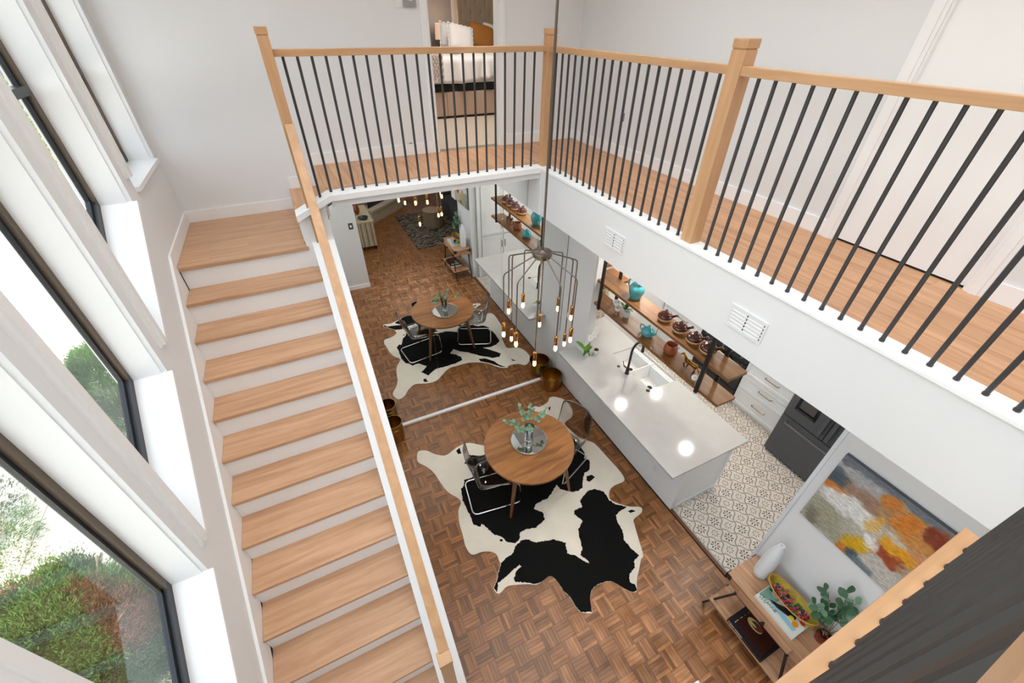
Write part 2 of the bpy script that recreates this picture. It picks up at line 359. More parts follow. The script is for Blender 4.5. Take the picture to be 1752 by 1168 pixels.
for c in cells:
    if c not in vset: block(stuff, c[0], c[1], c[2], c[2])
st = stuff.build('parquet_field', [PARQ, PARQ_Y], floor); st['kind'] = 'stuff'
MB().box(2.937, 2.975, 0.66, 1.6, -0.0065, 0.012).build('threshold_strip', mat('threshold_wood', rgb(96, 58, 36), 0.4), floor, bevel=0.003)
# ---- kitchen floor: patterned tiles
TS = 0.2105; TX0, TY0 = 3.104, 1.259       # centre of one flower tile
def tile_mat():
    m = bpy.data.materials.new('quatrefoil_tile_print'); m.use_nodes = True; nt = m.node_tree; L = nt.links.new; p = nt.nodes['Principled BSDF']; p.inputs['Roughness'].default_value = 0.35
    tc = nt.nodes.new('ShaderNodeTexCoord'); sp = nt.nodes.new('ShaderNodeSeparateXYZ'); L(tc.outputs['Object'], sp.inputs[0])
    def M(op, a, b=None, clamp=False):
        n = nt.nodes.new('ShaderNodeMath'); n.operation = op; n.use_clamp = clamp
        for i, v in enumerate((a, b)):
            if v is None: continue
            if isinstance(v, (int, float)): n.inputs[i].default_value = v
            else: L(v, n.inputs[i])
        return n.outputs[0]
    x = M('DIVIDE', sp.outputs[0], TS); y = M('DIVIDE', sp.outputs[1], TS)          # tile spans -0.5..0.5
    ax = M('ABSOLUTE', x); ay = M('ABSOLUTE', y)
    # centre cell / corner cell
    cx = M('SUBTRACT', 0.5, ax); cy = M('SUBTRACT', 0.5, ay)
    def rad(a, b): return M('SQRT', M('ADD', M('MULTIPLY', a, a), M('MULTIPLY', b, b)))
    r0 = rad(x, y); r1 = rad(cx, cy)
    # lantern boundary: line where distance to centre equals distance to corner, made wavy by a cosine
    dia = M('SUBTRACT', M('ADD', ax, ay), 0.5)
    along = M('SUBTRACT', ax, ay)
    wav = M('MULTIPLY', M('SINE', M('MULTIPLY', along, 2*PI)), 0.07)
    sgn = M('SIGN', M('MULTIPLY', x, y))
    edge = M('ABSOLUTE', M('ADD', dia, M('MULTIPLY', wav, sgn)))
    line = M('LESS_THAN', edge, 0.046)
    soft = M('SUBTRACT', 1.0, M('MULTIPLY', edge, 14.0), True)
    def petals(a, b, r, rin, rout, width):
        th = M('ARCTAN2', b, a); c = M('COSINE', M('MULTIPLY', th, 8.0))
        mid = (rin+rout)/2; half = (rout-rin)/2
        rr = M('DIVIDE', M('SUBTRACT', r, mid), half); prof = M('SUBTRACT', 1.0, M('MULTIPLY', rr, rr))
        return M('GREATER_THAN', M('ADD', M('MULTIPLY', c, 1.0), M('MULTIPLY', prof, width)), 1.45)
    pb = petals(x, y, r0, 0.07, 0.27, 1.35); ps = petals(cx, cy, r1, 0.07, 0.22, 1.05)
    dot0 = M('LESS_THAN', r0, 0.035)
    dark = M('MAXIMUM', M('MAXIMUM', pb, ps), dot0)
    n = nt.nodes.new('ShaderNodeTexNoise'); n.inputs['Scale'].default_value = 18; L(tc.outputs['Object'], n.inputs['Vector'])
    rp = nt.nodes.new('ShaderNodeValToRGB'); rp.color_ramp.elements[0].color = rgb(208, 198, 186); rp.color_ramp.elements[1].color = rgb(228, 222, 214); L(n.outputs['Fac'], rp.inputs['Fac'])
    m1 = nt.nodes.new('ShaderNodeMix'); m1.data_type = 'RGBA'; L(M('MULTIPLY', line, 0.92), m1.inputs[0]); L(rp.outputs[0], m1.inputs[6]); m1.inputs[7].default_value = rgb(138, 130, 124)
    m2 = nt.nodes.new('ShaderNodeMix'); m2.data_type = 'RGBA'; L(M('MULTIPLY', dark, 0.95), m2.inputs[0]); L(m1.outputs[2], m2.inputs[6]); m2.inputs[7].default_value = rgb(38, 36, 36)
    L(m2.outputs[2], p.inputs['Base Color']); return m
TILE = tile_mat()
kfloor = MB().box(2.975, 5.8, 0.1, 4.27, -0.12, -0.004).build('floor_kitchen', mat('tile_grout', rgb(186, 180, 172), 0.8), local=True)
struct(kfloor, 'cream kitchen floor tiled with a grey lantern pattern and black flowers', 'floor')
tile = MB().box(-TS/2+0.0006, TS/2-0.0006, -TS/2+0.0006, TS/2-0.0006, -0.004, 0.0).build('floor_tile', TILE, local=True); first = True
for i in range(0, 13):
    for j in range(-5, 15):
        x = TX0+i*TS; y = TY0+j*TS
        if y < 0.72 and x > 3.1 or y > 4.2 or y < 0.6: continue
        if 3.16 < x < 3.6 and y > 1.75: continue           # under the island
        if x > 5.25: continue
        if first: o = tile; tile.parent = kfloor; tile.location = (x, y, 0); first = False
        else: inst(tile, kfloor, (x, y, 0))
# ---- window wall with raked sills
wl = MB()
wl.prism([(-3.2, -0.2), (5.3, -0.2), (5.3, 3.57), (4.05, 3.57), (4.05, rake(4.05)-0.035), (-0.15, rake(-0.15)-0.035), (-3.2, rake(-0.15)-0.035)], 'X', -1.42, XL)
PIL = [(3.95, 4.14), (2.905, 3.09), (1.875, 2.05), (0.845, 1.02), (-0.19, -0.02), (-1.25, -1.05)]
def rk(y): return rake(max(y, -0.15))-0.035
for a, b in PIL[1:]: wl.prism([(a, rk(a)), (b, rk(b)), (b, 5.72), (a, 5.72)], 'X', -1.42, XL)
wl.prism([(3.95, rk(3.95)), (4.05, rk(4.05)), (4.05, 3.57), (4.14, 3.57), (4.14, 5.72), (3.95, 5.72)], 'X', -1.42, XL)
wl.box(-1.42, XL, 5.045, 5.3, 3.57, 5.72); wl.box(-1.42, XL, -3.2, -2.2, rk(-1), 5.72); wl.box(-1.42, XL, -3.2, 5.3, 5.72, 6.2)
struct(wl.build('wall_left', WALL, local=True), 'white window wall beside the stairs with slanted sill line', 'wall')
tr = thing('trim_1', 'stepped white casing strips on the window posts', 'trim', kind='structure', local=True)
for a, b in PIL[:5]:
    MB().box(XL-0.002, XL+0.014, b-0.085, b+0.004, rake(b)-0.02, 5.72).build('casing_strip', TRIM, tr)
    MB().box(XL+0.014, XL+0.028, b-0.05, b+0.004, rake(b)-0.02, 5.72).build('casing_strip', TRIM, tr)
def window(n, a, b, flat=None):
    zb = (lambda y: flat) if flat else (lambda y: max(rake(y), 0.33))
    w = thing('window_%d' % n, 'tall dark-framed window over %s' % ('the stair landing with a level sill' if flat else ['the top steps', 'the middle steps', 'the lower steps', 'the stair foot', 'the floor behind the stair wall'][n-2]), 'window', kind='structure', local=True)
    x0, x1 = -1.39, -1.335; t = 0.048; zt = 5.72; bh = 0.075
    # white sill
    s = MB().prism([(a-0.0, zb(a)), (b+0.0, zb(b)), (b+0.0, zb(b)-0.034), (a-0.0, zb(a)-0.034)], 'X', -1.345, XL+0.028)
    s.build('window_sill', TRIM, w)
    # inner reveal boards
    MB().box(-1.345, XL-0.03, b-0.006, b+0.004, zb(b)-0.02, zt).build('reveal_board', TRIM, w)
    MB().prism([(a, zb(a)), (b, zb(b)), (b, zb(b)+bh), (a, zb(a)+bh)], 'X', x0, x1).build('bottom_rail', FRAMEB, w)
    MB().prism([(a, zb(a)+bh), (b, zb(b)+bh), (b, zb(b)+bh+0.03), (a, zb(a)+bh+0.03)], 'X', x0+0.008, x1-0.02).build('bottom_bead', FRAMEB, w)
    MB().prism([(b-t, zb(b-t)+bh), (b, zb(b)+bh), (b, zt), (b-t, zt)], 'X', x0, x1).build('frame_post', FRAME, w)
    MB().prism([(b-t-0.022, zb(b-t)+bh), (b-t, zb(b-t)+bh), (b-t, zt), (b-t-0.022, zt)], 'X', x0+0.012, x1-0.02).build('glazing_bead', FRAMEB, w)
    MB().prism([(a, zb(a)+bh), (a+t, zb(a+t)+bh), (a+t, zt), (a, zt)], 'X', x0, x1).build('frame_post', FRAME, w)
    MB().box(x0, x1, a, b, zt-0.05, zt).build('top_rail', FRAME, w)
    MB().box(x0, x1+0.01, a+t, b-t, 4.25, 4.30).build('meeting_rail', FRAMEB, w)
    MB().prism([(a+t*0.5, zb(a)+bh*0.8), (b-t*0.5, zb(b)+bh*0.8), (b-t*0.5, zt-0.02), (a+t*0.5, zt-0.02)], 'X', -1.363, -1.359).build('pane', GLASS, w)
window(1, 4.14, 5.045, flat=3.604)
window(2, 3.09, 3.95); window(3, 2.05, 2.905); window(4, 1.02, 1.875); window(5, -0.02, 0.845); window(6, -1.05, -0.19)
# ---- upper far wall (bedroom door), right wall (closed door), ceiling, near walls
DX0, DX1, DTOP = 1.575, 2.365, 5.42
wf = MB().box(-1.42, DX0, YF, YF+0.12, 2.6, 6.2).box(DX1, XRW+0.12, YF, YF+0.12, 2.95, 6.2).box(DX0, DX1, YF, YF+0.12, DTOP, 6.2)
struct(wf.build('wall_far', WALL, local=True), 'white upper wall with the bedroom doorway', 'wall')
dr = thing('door_1', 'white cased open doorway into the bedroom', 'doorway', kind='structure', local=True)
for x0, x1 in ((DX0-0.075, DX0), (DX1, DX1+0.075)):
    MB().box(x0, x1, YF-0.016, YF, ZU, DTOP+0.075).build('casing', TRIM, dr, bevel=0.003)
    MB().box(x0+0.018 if x0 < 2 else x0+0.005, x1-0.005 if x0 < 2 else x1-0.018, YF-0.024, YF-0.016, ZU, DTOP+0.06).build('casing_bead', TRIM, dr, bevel=0.002)
MB().box(DX0-0.075, DX1+0.075, YF-0.016, YF, DTOP, DTOP+0.075).build('head_casing', TRIM, dr)
for x0, x1 in ((DX0, DX0+0.012), (DX1-0.012, DX1)): MB().box(x0, x1, YF, YF+0.12, ZU, DTOP).build('jamb', TRIM, dr)
RY0, RY1 = 0.76, 1.57
wr = MB().box(XRW, XRW+0.12, RY1, YF, 2.95, 6.2).box(XRW, XRW+0.12, -3.2, RY0, 2.95, 6.2).box(XRW, XRW+0.12, RY0, RY1, DTOP, 6.2)
struct(wr.build('wall_right', WALLS, local=True), 'white upper hallway wall with a closed door', 'wall')
d2 = thing('door_2', 'closed flat white hallway door with stepped casing', 'door', kind='structure', local=True)
MB().box(XRW+0.03, XRW+0.07, RY0, RY1, ZU+0.012, DTOP).build('door_leaf', TRIM, d2)
MB().box(XRW+0.032, XRW+0.07, RY0, RY1, ZU-0.002, ZU+0.011).build('door_gap', mat('door_gap_dark', rgb(18, 18, 18), 0.9), d2)
for y0, y1 in ((RY0-0.085, RY0), (RY1, RY1+0.085)):
    MB().box(XRW-0.016, XRW, y0, y1, ZU, DTOP+0.085).build('casing', TRIM, d2, bevel=0.003)
    MB().box(XRW-0.026, XRW-0.016, y0+0.02, y1-0.02, ZU, DTOP+0.065).build('casing_bead', TRIM, d2, bevel=0.003)
    MB().box(XRW-0.001, XRW+0.0295, y1 if y0 < 1 else y0-0.012, y1+0.012 if y0 < 1 else y0, ZU, DTOP).build('jamb', TRIM, d2)
MB().box(XRW, XRW+0.07, RY0, RY1, ZU-0.02, ZU-0.0025).build('threshold', OAK_Y, d2)
def baseboard(side, *boxes):
    mb = MB()
    for b in boxes: mb.box(*b)
    return struct(mb.build('baseboard_'+side, TRIM, local=True, bevel=0.003), 'white %s baseboard' % side.replace('_', ' '), 'baseboard')
baseboard('far_hall', (0.16, DX0-0.075, YF-0.014, YF, ZU, ZU+0.115), (DX1+0.075, XRW, YF-0.014, YF, ZU, ZU+0.115))
baseboard('right_hall', (XRW-0.014, XRW, RY1+0.085, YF-0.014, ZU, ZU+0.115), (XRW-0.014, XRW, -3.2, RY0-0.085, ZU, ZU+0.115))
baseboard('landing', (XL, -0.12, YF-0.014, YF, ZL, ZL+0.115), (XL, XL+0.014, 4.05, YF-0.014, ZL, ZL+0.115), (-0.12, 0.16, YF-0.014, YF, ZL+RISE, ZL+RISE+0.12))
cl = MB().box(-1.42, 3.57, -3.2, 5.3, 6.2, 6.35); struct(cl.build('ceiling', CEIL, local=True), 'white ceiling high above the stairwell', 'ceiling')
struct(MB().box(-1.42, 3.57, -3.32, -3.2, 2.95, 6.2).build('wall_near', WALL, local=True), 'white wall behind the loft', 'wall')
# loft slab under the camera
lf = MB().box(XL, 1.59, -3.2, -0.06, 3.0, ZU-0.018).build('floor_loft', CEIL, local=True); struct(lf, 'white loft floor edge under the near railing', 'floor')
x = XL
while x < 1.55:
    MB().box(x+0.0006, min(x+0.13, 1.589)-0.0006, -3.2, -0.12, ZU-0.018, ZU).build('floor_plank', OAK_Y, lf); x += 0.13
# ---- upper hallway floor with oak planks
uf = MB().box(0.14, 3.43, 4.165, YF, 3.30, ZU-0.018).box(2.455, 3.43, -3.2, 4.165, 3.0, ZU-0.018).build('floor_upper', CEIL, local=True)
struct(uf, 'light oak plank floor of the upper hallway', 'floor')
PW = 0.1225
for k in range(8):
    x0 = 2.455+k*PW*0.995; y = 5.16-0.02*0-random.random()*1.0-0.3; yt = 5.16
    while yt > -3.19:
        yb = max(y, -3.2)
        MB().box(x0+0.0006, x0+PW-0.0012, yb+0.0006, yt-0.0006, ZU-0.018, ZU-random.random()*0.0006).build('floor_plank', OAK_Y, uf)
        yt = yb; y = yb-1.15-random.random()*0.6
x = 0.19; n = 0
MB().box(0.135, 0.19, 4.165, YF, ZU-0.03, ZU).build('floor_nosing', OAK_Y, uf, bevel=0.006)
while x < 2.44:
    x1 = min(x+PW, 2.4545); ys = 4.165+random.random()*0.8+0.1
    MB().box(x+0.0006, x1-0.0006, 4.1655, ys-0.0006, ZU-0.018, ZU).build('floor_plank', OAK_Y, uf)
    MB().box(x+0.0006, x1-0.0006, ys+0.0006, YF, ZU-0.018, ZU).build('floor_plank', OAK_Y, uf); x = x1
# ---- balcony edges
fr = MB().box(2.32, 2.455, -3.2, 3.995, 2.892, ZU)
struct(fr.build('wall_balcony_right', WALLS, local=True), 'deep white balcony beam over the kitchen opening', 'wall')
struct(MB().box(2.31, 2.4545, -3.2, 4.165, ZU, 3.40).build('trim_2', TRIM, local=True, bevel=0.004), 'white curb cap along the right balcony edge', 'trim')
struct(MB().box(0.2, 2.4545, 4.02, 4.262, 3.29, ZU-0.0).build('wall_balcony_far', WALLS, local=True), 'shallow white balcony edge above the mirror', 'wall')
mb = MB().prism([(2.309, 3.40), (0.19, 3.40), (-0.118, 3.262), (-0.118, 3.21), (0.138, 3.325), (0.2, 3.352), (2.309, 3.352)], 'Y', 3.99, 4.168)
mb.prism([(-0.11, 2.70), (0.1375, 2.70), (0.1375, 3.324), (-0.11, 3.214)], 'Y', 4.066, 4.164)
struct(mb.build('trim_3', TRIM, local=True), 'white curb cap along the far balcony, dropping beside the two steps', 'trim')
struct(MB().box(2.309, 2.4545, 3.995, 4.262, 2.892, ZU).build('wall_balcony_corner', WALLS, local=True), 'white balcony corner block above the mirror end', 'wall')
# ---- stair wall (closed string), wall behind mirror, kitchen column, partition, kitchen shell
ws = MB().prism([(0.60, 0.0), (4.26, 0.0), (4.26, nose(4.03)+0.06), (4.03, nose(4.03)+0.06), (0.60, nose(0.60)+0.06)], 'X', XR+0.001, 0.138)
struct(ws.build('wall_stair', TRIM, local=True), 'white closed stair wall with a sloping cap', 'wall')
struct(MB().box(0.14, 3.05, 4.275, 4.40, 0.0, 3.29).build('wall_dining_far', WALLS, local=True), 'white dining room wall behind the mirror', 'wall')
struct(MB().box(XL+0.01, 0.135, 4.30, YF-0.01, 0.0, 2.90).build('wall_landing', WALLS, local=True), 'white wall block under the stair landing', 'wall')
struct(MB().box(2.94, 3.06, 3.63, 4.27, 0.0, 2.892).build('wall_column', WALLS, local=True), 'white wall stub between mirror and kitchen opening', 'wall')
wp = MB().box(2.94, 3.06, -0.12, 0.66, 0.0, 2.892); struct(wp.build('wall_partition', WALLS, local=True), 'white partition wall behind the console table', 'wall')
baseboard('partition', (2.93, 2.94, -0.12, 0.66, 0, 0.06))
struct(MB().box(5.66, 5.8, 0.1, 4.4, 0, 2.892).build('wall_kitchen_right', WALLS, local=True), 'white kitchen wall behind the range', 'wall')
wk = MB().box(3.06, 5.66, 4.275, 4.4, 0, 2.892).build('wall_kitchen_far', WALLS, local=True); struct(wk, 'kitchen end wall with beige pebble backsplash', 'wall')
struct(MB().box(2.46, 5.8, 0.1, 4.4, 2.892, 2.96).box(2.46, 5.8, -3.2, 0.1, 2.892, 2.96).build('ceiling_kitchen', CEIL, local=True), 'white flat kitchen ceiling with round downlights', 'ceiling')
struct(MB().box(-1.42, 4.7, -5.6, -3.2, 2.892, 2.96).box(XL, 1.6, -3.2, -0.06, 2.892, 2.96).build('ceiling_living', CEIL, local=True), 'white low ceiling over the living room', 'ceiling')
wn_ = MB().box(XL, 0.762, -0.06, 0.09, 0, 2.892).build('wall_stair_foot', WALLS, local=True); struct(wn_, 'white wall end at the stair foot with a dark switch plate', 'wall')
baseboard('stair_foot', (0.14, 0.765, 0.09, 0.104, 0, 0.09))
struct(MB().box(-1.42, 4.7, -5.75, -5.6, 0, 2.892).box(4.7, 4.82, -5.6, 0.1, 0, 2.892).box(4.7, 5.8, 0.02, 0.1, 0, 2.892).box(-1.42, -1.3, -5.6, -3.2, 0, 2.892).build('wall_living', WALL, local=True), 'plain white walls around the living room', 'wall')
# ---- outside paving
patio = MB().box(-14, -1.43, -6, 22, -0.35, -0.2).build('patio', mat('paving_joint', rgb(150, 140, 128), 0.9), local=True); struct(patio, 'pale concrete patio outside the windows', 'patio')
SLAB = mat('pale_concrete_slab', rgb(226, 216, 200), 0.9, bump=(14, 0.1), var=(1.5, 0.05))
sl = MB().box(-0.595, 0.595, -0.595, 0.595, -0.2, -0.16).build('paving_slab', SLAB, local=True); first = True
for i in range(10):
    for j in range(22):
        loc = (-2.05-1.2*i, -3.0+1.2*j+(0.6 if i % 2 else 0), 0)
        if first: sl.parent = patio; sl.location = loc; first = False
        else: inst(sl, patio, loc)
# ================================================================== STAIRCASE
stc = thing('staircase', 'closed-riser staircase with light oak treads and white risers', 'staircase', (-0.6, 2.4, 0), kind=None)
for i in range(1, 14):
    y = Y0-GO*i; z = ZL-RISE*i
    mb = MB().box(XL+0.022, XR-0.0005, y, y+GO+0.03, z-0.034, z)
    mb.build('tread', OAK_X, stc, bevel=0.006)
for i in range(0, 14):
    y = Y0-GO*i+0.024; z = ZL-RISE*i-0.034
    MB().box(XL+0.022, XR-0.0005, y, y+0.014, max(z-(RISE-0.034), 0.0), z).build('riser', TRIM, stc)
sk = MB().prism([(4.056, nose(4.056)+0.115), (4.056, 2.6), (0.55, 0.0), (0.55, nose(0.55)+0.115)], 'X', XL, XL+0.0215)
sk.build('skirt_board', TRIM, stc, bevel=0.003)
MB().box(XL+0.014, -0.095, Y0, Y0+0.09, ZL-0.034, ZL).build('landing_nosing', OAK_X, stc, bevel=0.006)
y = Y0+0.09; k = 0
while y < YF-0.02:
    y1 = min(y+0.128, YF-0.014); xs = -0.9+0.3*((k*7) % 5)/2
    for a, b in ((XL+0.014, xs), (xs, -0.12)):
        MB().box(a+0.0004, b-0.0004, y+0.0004, y1-0.0004, ZL-0.03, ZL).build('landing_board', OAK_X, stc)
    y = y1; k += 1
# two steps up to the hallway
MB().box(-0.135, 0.15, 4.166, YF-0.0, ZL+RISE-0.034, ZL+RISE).build('tread', OAK_Y, stc, bevel=0.006)
MB().box(-0.118, -0.104, 4.166, YF, ZL, ZL+RISE-0.034).build('riser', TRIM, stc)
MB().box(0.15, 0.164, 4.166, YF, ZL+RISE, ZU-0.034).build('riser', TRIM, stc)
# ================================================================== RAILINGS
ZB, ZR = 3.40, 4.45
balu = MB().tube([(0, 0, 0), (0, 0, 0.012), (0, 0, 0.0121), (0, 0, 1.01)], [0.0125, 0.0125, 0.0105, 0.0105], 8).build('baluster', BALU, local=True, smooth=40)
balu_used = False
def put_baluster(par, x, y, z0, z1):
    global balu_used
    o = ORG[par.name]; sc = (1, 1, (z1-z0)/1.01)
    if not balu_used: b = balu; b.parent = par; b.location = (x-o.x, y-o.y, z0-o.z); b.scale = sc; balu_used = True
    else: inst(balu, par, (x-o.x, y-o.y, z0-o.z), sc=sc)
def newel(par, x, y, z0, z1, w=0.092, cap=True):
    p = MB().box(x-w/2, x+w/2, y-w/2, y+w/2, z0, z1-0.052).build('newel_post', RAIL_Z, par, bevel=0.004)
    MB().box(x-w/2+0.004, x+w/2-0.004, y-w/2+0.004, y+w/2-0.004, z1-0.052, z1-0.047).build('cap_groove', RAIL_Z, p)
    MB().box(x-w/2-0.003, x+w/2+0.003, y-w/2-0.003, y+w/2+0.003, z1-0.047, z1).build('newel_cap', RAIL_X, p, bevel=0.009)
YB, XB = 4.10, 2.385
far = thing('balcony_railing', 'oak railing with black balusters in front of the bedroom doorway', 'railing', (1.2, YB, ZB))
newel(far, 0.022, 4.062, 2.98, 4.583, 0.078); newel(far, 2.391, 4.08, ZB, 4.578)
MB().box(0.061, 2.345, YB-0.036, YB+0.030, ZR-0.046, ZR).build('handrail', RAIL_X, far, bevel=0.005)
put_baluster(far, 0.118, YB, 3.366, ZR-0.04)
for k in range(1, 22): put_baluster(far, 0.1165+0.1012*k, YB, ZB, ZR-0.04)
rgt = thing('balcony_railing', 'long oak railing with black balusters above the kitchen beam', 'railing', (XB, 1.0, ZB))
newel(rgt, 2.395, 1.962, ZB, 4.575, 0.095)
MB().box(XB-0.034, XB+0.034, 2.01, 4.034, ZR-0.046, ZR).build('handrail', RAIL_Y, rgt, bevel=0.005)
MB().box(XB-0.034, XB+0.034, -1.2, 1.914, ZR-0.046, ZR).build('handrail', RAIL_Y, rgt, bevel=0.005)
for k in range(19): put_baluster(rgt, XB-0.004, 2.072+0.1037*k, ZB, ZR-0.04)
for k in range(22): put_baluster(rgt, XB-0.004, 1.806-0.1037*k, ZB, ZR-0.04)
ner = thing('loft_railing', 'near oak loft railing whose balusters stand on an oak floor strip', 'railing', (0.5, -0.06, ZB))
MB().box(-0.9, 1.59, -0.115, -0.02, ZU, ZB).build('shoe_board', RAIL_X, ner, bevel=0.004)
MB().box(-0.9, 1.56, -0.112, -0.0447, ZR-0.046, ZR).build('handrail', RAIL_X, ner, bevel=0.006)
for k in range(22): put_baluster(ner, 1.497-0.1062*k, -0.0645, ZB, ZR-0.04)
srl = thing('stair_handrail', 'sloping oak handrail on the white stair wall', 'railing', (0.033, 2.4, 0.9))
p0 = (0.033, 4.03, nose(4.03)+1.025); p1 = (0.033, 0.985, nose(0.985)+1.025)
MB().bar(p0, p1, 0.066, 0.05).build('handrail', RAIL_Y, srl, bevel=0.005)
for k in range(27):
    yy = 3.93-0.1085*k
    put_baluster(srl, 0.033, yy, nose(yy)+0.058, nose(yy)+1.005)
newel(srl, 0.025, 0.944, nose(0.9)+0.058, nose(0.944)+1.075, 0.08)
# ================================================================== MIRROR
mir = thing('wall_mirror', 'wall-size mirror in three tall panels above a white sill', 'mirror', (1.5, YM, 0))
P = [(0.14, 0.036), (1.008, 0.036), (1.008, 3.288), (0.30, 3.288), (0.14, 3.215)]
MB().prism(P, 'Y', YM, YM+0.006).build('mirror_panel', MIRROR, mir)
MB().box(1.0095, 1.972, YM, YM+0.006, 0.036, 3.288).build('mirror_panel', MIRROR, mir)
MB().box(1.9735, 2.938, YM, YM+0.006, 0.036, 3.288).build('mirror_panel', MIRROR, mir)
MB().box(0.14, 2.938, YM-0.022, YM+0.006, 0.0, 0.034).build('bottom_sill', TRIM, mir, bevel=0.004)
MB().box(2.934, 2.939, YM-0.002, YM, 0.9, 2.89).build('edge_trim', mat('mirror_edge', rgb(70, 76, 76), 0.4, 0.6), mir)
MB().bar((0.145, YM-0.001, 3.213), (0.30, YM-0.001, 3.284), 0.002, 0.008).bar((0.143, YM-0.001, 3.21), (0.143, YM-0.001, 3.0), 0.002, 0.008).build('edge_trim', MATS['mirror_edge'], mir)
# ================================================================== CHANDELIER
CX, CY = 1.491, 2.494; ZH = 3.25
ch = thing('chandelier', 'twelve-arm spider chandelier with brass sockets and bare glowing bulbs', 'chandelier', (CX, CY, 2.2))
MB().lathe([(0.055, -0.03), (0.074, -0.022), (0.076, 0.004), (0.07, 0.016), (0.02, 0.022), (0.012, 0.03)], (CX, CY, ZH)).build('hub', GUN, ch, smooth=40)
MB().lathe([(0.05, -0.04), (0.06, -0.036), (0.06, -0.03)], (CX, CY, ZH)).build('hub_base', BRASS, ch, smooth=40)
MB().tube([(CX, CY, ZH), (CX, CY, 6.17)], 0.0085, 10).build('down_rod', GUN, ch, smooth=40)
MB().lathe([(0.07, 0), (0.07, 0.02), (0.02, 0.03)], (CX, CY, 6.17)).build('canopy', GUN, ch, smooth=40)
BULB = mat('glowing_bulb', rgb(255, 214, 160), 0.3, emit=rgb(255, 188, 112), estr=26)
arms = [(-4, 2.585, .316), (2, 2.28, .296), (27, 2.59, .316), (57, 2.37, .316), (87, 2.60, .316), (117, 2.60, .316), (113, 2.29, .298), (177, 2.58, .316), (207, 2.58, .316), (237, 2.43, .316), (267, 2.57, .316), (297, 2.58, .316)]
sock = MB().lathe([(0.013, 0.03), (0.0155, 0.034), (0.0155, 0.112), (0.010, 0.118), (0.006, 0.122)], n=14).build('socket', BRASS, local=True, smooth=40)
bulb = MB().lathe([(1e-5, -0.030), (0.007, -0.028), (0.0125, -0.018), (0.0135, 0.0), (0.011, 0.02), (0.009, 0.032)], n=14).build('bulb', BULB, local=True, smooth=True)
fs = True
for a, zb, r in arms:
    ca, sa = math.cos(math.radians(a)), math.sin(math.radians(a))
    pth = fillet([(CX+0.06*ca, CY+0.06*sa, ZH-0.006), (CX+r*ca, CY+r*sa, 3.135), (CX+r*ca, CY+r*sa, zb+0.11)], 0.03)
    arm = MB().tube(pth, 0.0052, 8).build('arm', GUN, ch, smooth=50)
    loc = (r*ca, r*sa, zb-2.2)
    if fs: sock.parent = arm; sock.location = loc; bulb.parent = arm; bulb.location = loc; fs = False
    else: inst(sock, arm, loc); inst(bulb, arm, loc)
# ================================================================== COWHIDE
def catmull(pts, n=4):
    out = []; N = len(pts)
    for i in range(N):
        p0, p1, p2, p3 = [Vector(pts[(i+k) % N]) for k in (-1, 0, 1, 2)]
        for k in range(n):
            t = k/n; out.append(tuple(0.5*((2*p1)+(-p0+p2)*t+(2*p0-5*p1+4*p2-p3)*t*t+(-p0+3*p1-3*p2+p3)*t**3)))
    return out
HIDE = mat('cream_hide', rgb(226, 219, 204), 0.85, bump=(160, 0.25), var=(3, 0.07))
HAIR = mat('black_hide_hair', rgb(10, 10, 10), 0.8, spec=0.15, bump=(220, 0.35))
rug = thing('cowhide_rug', 'black and white cowhide lying under the round dining table', 'rug', (1.6, 2.4, 0))
outline = catmull(RUG, 4)
MB().prism(outline, 'Z', 0.0005, 0.006).build('hide', HIDE, rug)
PA = [(0.79,2.95),(0.749,2.789),(0.754,2.695),(0.761,2.543),(0.75,2.449),(0.816,2.389),(0.842,2.418),(0.877,2.346),(0.912,2.246),(0.977,2.188),(1.015,2.102),(1.092,2.044),(1.154,2.062),(1.203,2.133),(1.296,2.13),(1.389,2.099),(1.527,2.146),(1.555,2.22),(1.479,2.316),(1.516,2.358),(1.624,2.368),(1.696,2.365),(1.759,2.398),(1.89,2.478),(1.902,2.409),(2.009,2.31),(2.087,2.288),(2.159,2.302),(2.256,2.424),(2.3,2.47),(2.392,2.481),(2.476,2.603),(2.432,2.662),(2.49,2.748),(2.49,2.825),(2.481,3.055),(2.381,3.132),(2.267,3.148),(2.13,3.118),(2.286,3.295),(2.348,3.392),(2.293,3.466),(2.178,3.444),(1.995,3.291),(1.838,3.117),(1.727,3.031),(1.643,2.923),(1.55,3.014),(1.626,3.084),(1.691,3.181),(1.677,3.271),(1.546,3.305),(1.35,3.306),(1.2,3.296),(1.036,3.398),(0.961,3.274),(1.088,3.166),(0.974,3.034),(0.875,3.049),(0.823,2.962)]
